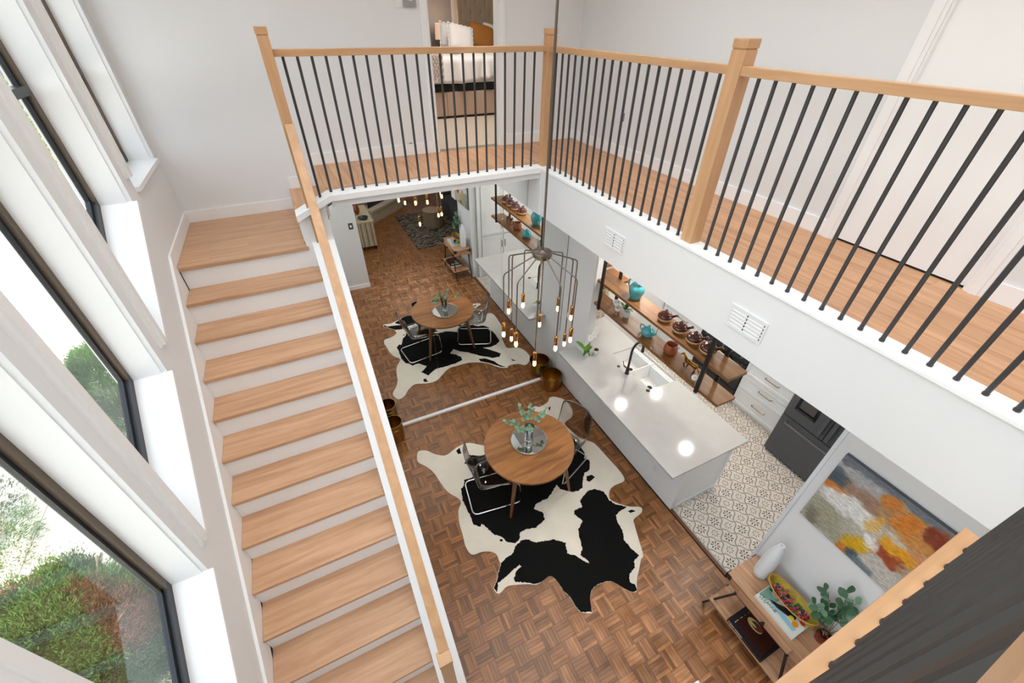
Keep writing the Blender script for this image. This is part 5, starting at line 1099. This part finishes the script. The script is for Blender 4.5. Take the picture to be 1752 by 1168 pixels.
# ================================================================== PAINTING
from mathutils import noise as mnoise
pa = thing('abstract_painting', 'large abstract canvas in grey, white, yellow and rust on the partition', 'painting', (2.91, 0.27, 1.52))
PY0, PY1, PZ0, PZ1 = -0.10, 0.602, 1.52, 2.275
MB().box(2.912, 2.9385, PY0, PY1, PZ0, PZ1).build('canvas_edge', mat('canvas_side', rgb(96, 104, 114), 0.7), pa)
blobs = [(.05, .97, .9, .05, (112, 120, 130)), (.06, .72, .10, .10, (72, 88, 100)), (.10, .60, .13, .05, (208, 120, 40)), (.30, .52, .24, .12, (226, 226, 224)), (.35, .72, .22, .10, (158, 126, 104)), (.22, .85, .20, .08, (176, 176, 178)), (.48, .85, .07, .07, (206, 126, 50)), (.22, .22, .24, .16, (160, 158, 138)), (.10, .12, .08, .10, (112, 108, 92)), (.40, .30, .12, .10, (186, 184, 172)), (.50, .20, .09, .11, (214, 164, 16)), (.58, .33, .06, .06, (238, 238, 238)), (.51, .60, .06, .16, (224, 172, 84)), (.46, .05, .05, .06, (196, 116, 44)), (.56, .06, .05, .06, (70, 86, 96)), (.68, .78, .10, .12, (216, 128, 40)), (.80, .70, .12, .08, (206, 140, 70)), (.92, .84, .10, .10, (134, 52, 26)), (.99, .92, .10, .05, (200, 116, 40)), (.80, .47, .14, .07, (232, 160, 24)), (.76, .33, .14, .07, (160, 70, 34)), (.92, .52, .12, .08, (214, 150, 100)), (.80, .14, .16, .12, (196, 190, 182)), (.66, .02, .12, .06, (108, 122, 132)), (.95, .30, .10, .08, (190, 176, 150)), (.70, .55, .05, .04, (214, 196, 176))]
NU, NV = 150, 150; pv = []; pcol = []
for i in range(NU+1):
    for j in range(NV+1):
        u, v = i/NU, j/NV
        d1 = mnoise.noise((u*7, v*9, 1.3))*0.05+mnoise.noise((u*26, v*34, 2.3))*0.035; d2 = mnoise.noise((u*7, v*9, 7.3))*0.05+mnoise.noise((u*20, v*36, 5.3))*0.03
        uu, vv = u+d1, v+d2; acc = Vector((178, 175, 166))*0.25; ws = 0.25
        for bu, bv, ru, rv, cc in blobs:
            w = math.exp(-((abs(uu-bu)/ru)**3+(abs(vv-bv)/rv)**3))*3.0
            w = w*w; acc += Vector(cc)*w; ws += w
        g = 1+0.16*mnoise.noise((u*18, v*60, 4.0))+0.10*mnoise.noise((u*60, v*60, 9.0)); col = acc/ws*g
        pcol.append(rgb(*[min(255, max(0, x)) for x in col]))
        pv.append((2.9085+0.002*mnoise.noise((u*40, v*40, 0)), PY1+(PY0-PY1)*u, PZ0+(PZ1-PZ0)*v))
mbp = MB(); mbp.add(pv, [(i*(NV+1)+j, (i+1)*(NV+1)+j, (i+1)*(NV+1)+j+1, i*(NV+1)+j+1) for i in range(NU) for j in range(NV)])
po = mbp.build('painted_canvas', attr_mat('oil_paint', 'paint', 0.55, (70, 0.2)), pa)
at_ = po.data.color_attributes.new('paint', 'FLOAT_COLOR', 'POINT')
at_.data.foreach_set('color', [x for c_ in pcol for x in c_])
# ================================================================== LIVING ROOM (seen in the mirror)
rugm = mat('dark_patterned_wool', rgb(60, 54, 48), 0.95)
def damask():
    nt = rugm.node_tree; L = nt.links.new; p = nt.nodes['Principled BSDF']; tc = nt.nodes.new('ShaderNodeTexCoord'); w = nt.nodes.new('ShaderNodeTexWave'); w.wave_type = 'RINGS'
    w.inputs['Scale'].default_value = 2.4; w.inputs['Distortion'].default_value = 16; w.inputs['Detail'].default_value = 3; w.inputs['Detail Scale'].default_value = 1.6
    rp = nt.nodes.new('ShaderNodeValToRGB'); rp.color_ramp.elements[0].position = 0.42; rp.color_ramp.elements[1].position = 0.52; rp.color_ramp.elements[0].color = rgb(34, 31, 30); rp.color_ramp.elements[1].color = rgb(116, 104, 88)
    L(tc.outputs['Object'], w.inputs['Vector']); L(w.outputs['Fac'], rp.inputs['Fac']); L(rp.outputs[0], p.inputs['Base Color'])
damask()
o = MB().box(2.2, 4.3, -3.7, -1.25, 0.0005, 0.012).build('area_rug', rugm, bevel=0.003); tag(o, 'dark patterned living room rug seen in the mirror', 'rug')
pf = thing('rattan_drum', 'round ribbed rattan drum table standing on the dark rug', 'side table', (3.02, -2.55, 0.0125))
RAT = mat('rattan', rgb(150, 132, 108), 0.7, bump=(60, 0.4))
MB().lathe([(0.24, 0.0), (0.25, 0.01), (0.25, 0.42), (0.255, 0.43), (0.255, 0.45), (0.24, 0.455)], (3.02, -2.55, 0.0125), 40).build('drum', RAT, pf, smooth=40)
rib = MB().tube([(0, 0, 0.012), (0, 0, 0.425)], 0.011, 8).build('rib', RAT, local=True, smooth=50); fs = True
for k in range(36):
    a = 2*PI*k/36; loc = (0.253*math.cos(a), 0.253*math.sin(a), 0)
    if fs: rib.parent = pf; rib.location = loc; fs = False
    else: inst(rib, pf, loc)
cr_ = thing('striped_sideboard', 'pale driftwood sideboard with ribbed end by the living room wall', 'sideboard', (1.1, -1.85, 0))
DRW = [mat('driftwood_%d' % k, rgb(*c_), 0.6, var=(8, 0.1)) for k, c_ in enumerate(((196, 182, 152), (158, 142, 112), (212, 202, 178)))]
MB().box(0.95, 1.30, -2.9, -1.72, 0.10, 0.70).build('body', DRW[1], cr_)
for k in range(9): MB().box(0.952+0.0385*k, 0.952+0.0385*k+0.034, -1.72, -1.705, 0.1, 0.70).build('end_slat', DRW[k % 3], cr_, bevel=0.003)
for k in range(16): MB().box(1.30, 1.314, -2.88+0.072*k, -2.88+0.072*k+0.064, 0.1, 0.70).build('front_slat', DRW[(k*2) % 3], cr_, bevel=0.003)
MB().box(0.94, 1.32, -2.92, -1.70, 0.70, 0.73).build('top', DRW[0], cr_, bevel=0.004)
for x in (0.98, 1.27):
    for y in (-2.86, -1.76): MB().box(x-0.02, x+0.02, y-0.02, y+0.02, 0, 0.1).build('leg', BLACK, cr_)
o = MB().lathe([(0.06, 0), (0.10, 0.012), (0.125, 0.05), (0.12, 0.05), (0.09, 0.018), (1e-4, 0.012)], (1.12, -1.92, 0.7305), 28).build('dark_bowl', mat('dark_slate_glaze', rgb(44, 50, 54), 0.3), smooth=True); tag(o, 'wide dark slate bowl on the driftwood sideboard', 'bowl')
o = MB().lathe([(0.03, 0), (0.06, 0.05), (0.07, 0.12), (0.05, 0.2), (0.022, 0.24), (0.026, 0.28), (0.018, 0.28), (1e-4, 0.2)], (1.05, -2.3, 0.7305), 24).build('copper_vase', mat('copper_glaze', rgb(140, 74, 40), 0.3, 0.5), smooth=True); tag(o, 'copper-coloured vase on the driftwood sideboard', 'vase')
hr = thing('fireplace_hearth', 'raised pale stone hearth running across the living room corner', 'hearth', (2.0, -4.0, 0))
MB().prism([(1.55, -3.42), (2.62, -4.34), (2.42, -4.62), (1.30, -3.70)], 'Z', 0.0, 0.30).build('base', mat('hearth_stone', rgb(186, 172, 150), 0.7, bump=(20, 0.2), var=(5, 0.08)), hr)
MB().prism([(1.56, -3.395), (2.65, -4.335), (2.42, -4.66), (1.27, -3.70)], 'Z', 0.30, 0.36).build('slab', mat('hearth_slab', rgb(200, 186, 164), 0.6, var=(4, 0.08)), hr)
fsx = thing('fire_screen', 'black folding screen standing on the stone hearth', 'fire screen', (1.85, -3.95, 0.36))
MB().bar((1.50, -3.63, 0.36+0.22), (2.05, -4.12, 0.36+0.22), 0.02, 0.44).build('screen_panel', mat('screen_mesh_black', rgb(34, 38, 42), 0.6), fsx)
MB().tube([(1.50, -3.63, 0.362), (1.50, -3.63, 0.80), (2.05, -4.12, 0.80), (2.05, -4.12, 0.362)], 0.012, 8).build('screen_frame', BLACK, fsx)
sf = thing('grey_sofa', 'charcoal grey sofa beyond the dark rug', 'sofa', (3.95, -2.6, 0.0125)); SOF = mat('charcoal_tweed', rgb(62, 60, 62), 0.95, bump=(90, 0.4), var=(40, 0.25))
MB().box(3.55, 4.4, -3.6, -1.6, 0.07, 0.34).build('base', SOF, sf, bevel=0.03); MB().box(4.2, 4.45, -3.6, -1.6, 0.30, 0.80).build('back', SOF, sf, bevel=0.05)
for y in (-3.62, -1.80): MB().box(3.55, 4.4, y, y+0.2, 0.30, 0.60).build('arm', SOF, sf, bevel=0.05)
for k in range(2): MB().box(3.53, 4.2, -3.42+0.805*k, -2.625+0.805*k, 0.34, 0.50).build('seat_cushion', SOF, sf, bevel=0.045)
for x in (3.62, 4.32):
    for y in (-3.5, -1.7): MB().box(x-0.025, x+0.025, y-0.025, y+0.025, 0.0125, 0.07).build('foot', BLACK, sf)
pn = thing('paper_lantern', 'boxy white paper lantern hanging at the partition end', 'lantern', (3.04, -0.32, 1.48))
MB().box(2.92, 3.16, -0.44, -0.20, 1.48, 1.77).build('shade', mat('white_paper', rgb(236, 232, 222), 0.8), pn, bevel=0.015); MB().tube([(3.04, -0.32, 1.77), (3.04, -0.32, 2.892)], 0.003, 6).build('cord', TRIM, pn)
# ================================================================== BEDROOM
bf = MB().box(0.3, 5.2, 5.28, 9.8, 3.2, ZU-0.002).build('floor_bedroom', mat('beige_carpet', rgb(206, 190, 174), 0.98, bump=(260, 0.6), var=(60, 0.1)), local=True); struct(bf, 'beige carpet of the bedroom beyond the doorway', 'floor')
GREYW = mat('bedroom_grey_paint', rgb(158, 156, 156), 0.8)
struct(MB().box(0.18, 0.3, 5.28, 9.8, 3.2, 6.0).box(5.2, 5.32, 5.28, 9.8, 3.2, 6.0).box(0.18, 5.32, 9.8, 9.92, 3.2, 6.0).box(3.57, 5.32, 5.16, 5.28, 3.2, 6.0).build('wall_bedroom', GREYW, local=True), 'grey bedroom walls', 'wall')
struct(MB().box(0.18, 5.32, 5.28, 9.92, 6.0, 6.1).build('ceiling_bedroom', CEIL, local=True), 'white bedroom ceiling', 'ceiling')
struct(MB().box(3.48, 3.62, 9.775, 9.8, 3.375, 6.0).build('trim_4', TRIM, local=True), 'white vertical trim on the bedroom wall', 'trim')
bd = thing('upholstered_bed', 'upholstered beige bed with tufted headboard in the bedroom', 'bed', (3.2, 8.1, ZU)); UPH = mat('beige_upholstery', rgb(186, 158, 138), 0.9, bump=(120, 0.15)); TUF = mat('tan_tufted_linen', rgb(176, 156, 132), 0.9, bump=(120, 0.15))
BX0, BX1, BY0, BY1 = 2.17, 4.1, 7.08, 9.1
MB().box(BX0, 2.36, BY0, BY1, ZU+0.03, ZU+0.36).build('side_rail', UPH, bd, bevel=0.015); MB().box(2.362, BX1, BY0, BY1, ZU+0.03, ZU+0.36).build('side_rail', UPH, bd, bevel=0.015)
MB().box(BX0+0.05, BX1-0.05, BY0+0.05, BY1-0.05, ZU, ZU+0.03).build('plinth', BLACK, bd)
MB().box(BX0+0.02, BX1-0.02, BY0+0.02, BY1, ZU+0.36, ZU+0.46).build('box_spring', mat('black_box_spring', rgb(26, 26, 28), 0.8), bd, bevel=0.01)
MB().box(BX0+0.02, BX1-0.02, BY0+0.02, BY1, ZU+0.46, ZU+0.70).build('mattress', mat('mattress_white', rgb(224, 222, 218), 0.9), bd, bevel=0.05)
HY = 9.12; hx0, hx1 = 3.36, 4.95
def tuft(u, v):
    x = hx0+(hx1-hx0)*u; z = ZU+0.3+1.6*v; r = 0.0
    cx_, cz_ = 0.19, 0.17
    i = round((z-ZU-0.3)/cz_); off = (i % 2)*cx_/2; d_ = abs((x-off)/cx_-round((x-off)/cx_))
    crease = math.exp(-(d_/0.06)**2)*0.012; dz = (z-ZU-0.3)/cz_-i; btn = math.exp(-((d_*cx_/0.02)**2+(dz*cz_/0.02)**2))*0.025
    return (x, HY-0.05+crease+btn, z)
MB().grid(tuft, 110, 100).build('headboard', TUF, bd, smooth=True); MB().box(hx0, hx1, HY-0.02, HY+0.06, ZU+0.3, ZU+1.9).build('headboard_back', TUF, bd)
LIN = mat('white_linen', rgb(228, 224, 222), 0.9, bump=(20, 0.25))
def duvet(u, v):
    """u: foot side over the edge to the back, v across"""
    x = BX0-0.02+(BX1-BX0+0.04)*v; fold = 0.03*math.sin(v*31)+0.022*math.sin(v*57+1)+0.012*math.sin(v*90)
    L1 = 0.30
    s = u*(L1+1.55)
    if s < L1: t = 1-s/L1; return (x, BY0-0.035-fold*t*1.1-0.02*t, ZU+0.80-0.30*t-0.03*math.sin(v*9)*t)
    q = s-L1; return (x, BY0-0.035+q, ZU+0.80+0.035*math.sin(q*9+v*7)*math.sin(v*12)*min(1, q*3)-0.02*(1-min(1, q*10)))
dv = MB().grid(duvet, 40, 120).build('duvet', LIN, smooth=True, solid=0.02); tag(dv, 'rumpled white linen duvet hanging over the bed edge', 'duvet')
def pillow(label, c, w, h, t, m, rot, ruffle=False):
    def fn(u, v):
        a, b = (u-0.5)*2, (v-0.5)*2; e = (1-a**4)*(1-b**4)
        return (a*w/2*(1-0.06*b*b), 0.0, b*h/2*(1-0.06*a*a))
    front = MB(); N = 22; vs = []
    for sgn in (-1, 1):
        def f2(u, v, sgn=sgn):
            p = fn(u, v); a, b = (u-0.5)*2, (v-0.5)*2; e = max(0, (1-a**4)*(1-b**4)); return (p[0], sgn*t/2*e**0.55, p[2])
        front.grid(f2, N, N)
    pr = thing('pillow', label, 'pillow', c, local=True); pr.rotation_euler = rot
    o = front.build('cover', m, pr, smooth=True)
    if ruffle:
        rf = []
        for k in range(88):
            s = k/88*4; i = int(s); f = s-i; e = [(f*2-1, 1), (1, 1-f*2), (1-f*2, -1), (-1, f*2-1)][i]
            rf.append((e[0]*w/2*0.97, e[1]*h/2*0.97, k))
        mb = MB(); vs = []; fs_ = []
        for k, (a, b, _) in enumerate(rf):
            wv = 0.012*math.sin(k*1.7); vs += [(a, 0, b), (a*1.09+wv, wv, b*1.09+wv)]
        n = len(rf)
        for k in range(n): j = (k+1) % n; fs_.append((2*k, 2*j, 2*j+1, 2*k+1))
        mb.add(vs, fs_).build('ruffle', m, pr, smooth=True)
    return pr
OCH = mat('ochre_velvet', rgb(152, 96, 36), 0.8, bump=(90, 0.1)); ZP = ZU+0.84
pillow('white ruffled pillow leaning at the near side of the bed', (2.83, 8.02, ZP+0.17), 0.42, 0.35, 0.14, LIN, (-0.35, 0.22, 0.15), True)
pillow('white ruffled pillow between the near pillow and the ochre one', (2.86, 7.68, ZP+0.17), 0.42, 0.35, 0.14, LIN, (-0.4, 0.18, 0.1), True)
pillow('ochre velvet pillow leaning on the bed', (3.34, 8.0, ZP+0.17), 0.48, 0.37, 0.2, OCH, (-0.4, 0.2, 0.05))
pillow('plain white pillow beside the ochre pillow', (3.72, 8.36, ZP+0.16), 0.46, 0.35, 0.16, LIN, (-0.4, 0.3, -0.1))
# knitted throw on the bed corner
def throw(u, v):
    x = 2.10+0.20*v; s = u*0.75
    bmp = 0.012*math.sin(u*60)*math.sin(v*28)
    if s < 0.35: t = 1-s/0.35; return (x+0.04*t*0, BY0-0.085-bmp-0.01, ZU+0.845-0.36*t)
    return (x, BY0-0.085+(s-0.35), ZU+0.85+bmp)
kt = MB().grid(throw, 60, 26).build('knit_throw', mat('chunky_knit', rgb(186, 172, 166), 0.95, bump=(70, 0.6), var=(60, 0.4)), smooth=True, solid=0.02); tag(kt, 'chunky grey knitted throw over the bed corner', 'throw')
lp = thing('bedside_lamp', 'lit bedside lamp with a pale drum shade', 'lamp', (3.12, 9.38, ZU+0.55))
MB().lathe([(0.09, 0), (0.09, 0.02), (0.02, 0.04), (0.05, 0.12), (0.02, 0.25), (0.012, 0.40)], (3.12, 9.38, ZU+0.55), 24).build('base', PORC, lp, smooth=50)
MB().lathe([(0.135, 0), (0.12, 0.25)], (3.12, 9.38, ZU+0.93), 32).build('shade', mat('lamp_shade_lit', rgb(236, 214, 196), 0.9, emit=rgb(255, 205, 170), estr=0.55), lp, smooth=30)
ns = thing('nightstand', 'white nightstand under the bedside lamp', 'nightstand', (3.1, 9.4, ZU)); MB().box(2.85, 3.34, 9.19, 9.6, ZU+0.08, ZU+0.55).build('body', CAB, ns, bevel=0.01)
for x in (2.88, 3.31):
    for y in (9.22, 9.57): MB().box(x-0.02, x+0.02, y-0.02, y+0.02, ZU, ZU+0.08).build('leg', CAB, ns)
lamp('bedside_bulb', 'POINT', (3.12, 9.38, ZU+1.22), 5, (1, 0.72, 0.5), 0.05)
# ================================================================== GARDEN
def juniper(label, c, rx, ry, h, n, mats_, seed, cat='shrub', name='juniper_shrub', size=0.044):
    rn = random.Random(seed); t = thing(name, label, cat, c)
    br = MB()
    for k in range(14):
        a = rn.uniform(0, 2*PI); l = rn.uniform(0.5, 0.95)
        br.tube([(c[0], c[1], c[2]), (c[0]+rx*l*0.4*math.cos(a), c[1]+ry*l*0.4*math.sin(a), c[2]+h*0.45), (c[0]+rx*l*math.cos(a), c[1]+ry*l*math.sin(a), c[2]+h*rn.uniform(0.5, 0.95))], [0.03, 0.018, 0.006], 6)
    br.build('branches', STEM, t, smooth=True)
    fo = MB()
    for k in range(n):
        a = rn.uniform(0, 2*PI); u = rn.uniform(-0.25, 1); r = math.sqrt(max(0, 1-u*u))*rn.uniform(0.45, 1.0); lump = 1+0.22*math.sin(a*3+seed)+0.15*math.sin(a*7+u*5)
        p = p0 = Vector((c[0]+rx*r*lump*math.cos(a), c[1]+ry*r*lump*math.sin(a), c[2]+h*(0.22+0.78*max(u, -0.2))*rn.uniform(0.8, 1.05)))
        d = Vector((math.cos(a)*r, math.sin(a)*r, 0.35+0.5*u+rn.uniform(-.3, .3))).normalized()
        mi = 0
        if len(mats_) > 2 and mnoise.noise(p*1.3+Vector((seed, 0, 0))) > 0.30: mi = 2
        elif mnoise.noise(p*2.2) > 0.05: mi = 1
        for q in range(20):
            p = p0+Vector((rn.uniform(-.05, .05), rn.uniform(-.05, .05), rn.uniform(-.05, .05)))*(size/0.044)
            e = (d+Vector((rn.uniform(-.8, .8), rn.uniform(-.8, .8), rn.uniform(-.5, .6)))).normalized(); s_ = e.cross(Vector((rn.random()-.5, rn.random()-.5, rn.random()))).normalized(); L_ = size*rn.uniform(0.6, 1.3); w = L_*0.075
            fo.add([p, p+e*L_*0.5+s_*w, p+e*L_, p+e*L_*0.5-s_*w], [(0, 1, 2, 3)], mi)
    f = fo.build('foliage', mats_, t); f['kind'] = 'stuff'
    return t
JG = [mat('juniper_green', rgb(38, 68, 26), 0.8), mat('juniper_light', rgb(66, 102, 38), 0.8), mat('juniper_brown', rgb(98, 60, 38), 0.85)]
GG = -0.16
juniper('bright green juniper spreading over the patio by the middle windows', (-3.3, 6.4, GG), 0.65, 1.2, 1.15, 4200, JG[:2], 3)
juniper('big green juniper with rusty brown dead patches below the lower window', (-2.8, 2.75, GG), 0.85, 0.8, 1.2, 8000, JG, 8)
juniper('juniper growing close to the house wall below the lower window', (-2.1, 1.15, GG), 0.4, 0.5, 0.9, 3400, JG[:2], 14)
juniper('open-branched cedar reaching in beside the lower window', (-4.15, 4.45, GG), 0.55, 0.6, 2.2, 1500, JG[:2], 22, 'tree', 'cedar_tree')
YG = [mat('spring_leaf', rgb(150, 162, 66), 0.7), mat('spring_leaf_yellow', rgb(196, 188, 90), 0.7)]
juniper('yellow-green leafy tree far across the patio', (-9.6, 19.0, GG), 2.4, 2.4, 5.4, 1500, YG, 31, 'tree', 'leafy_tree', 0.3)
juniper('small green bush at the far edge of the patio', (-6.6, 15.0, GG), 0.6, 0.8, 1.4, 500, YG, 37)
yc = strap_plant('agave_plant', 'spiky pale agave at the foot of the window wall', (-2.0, 0.1, GG), [(a, 0.35+0.05*(a % 3), 0.035, 1.0, 0.5) for a in range(0, 360, 33)], mat('agave_blade', rgb(176, 186, 164), 0.5))
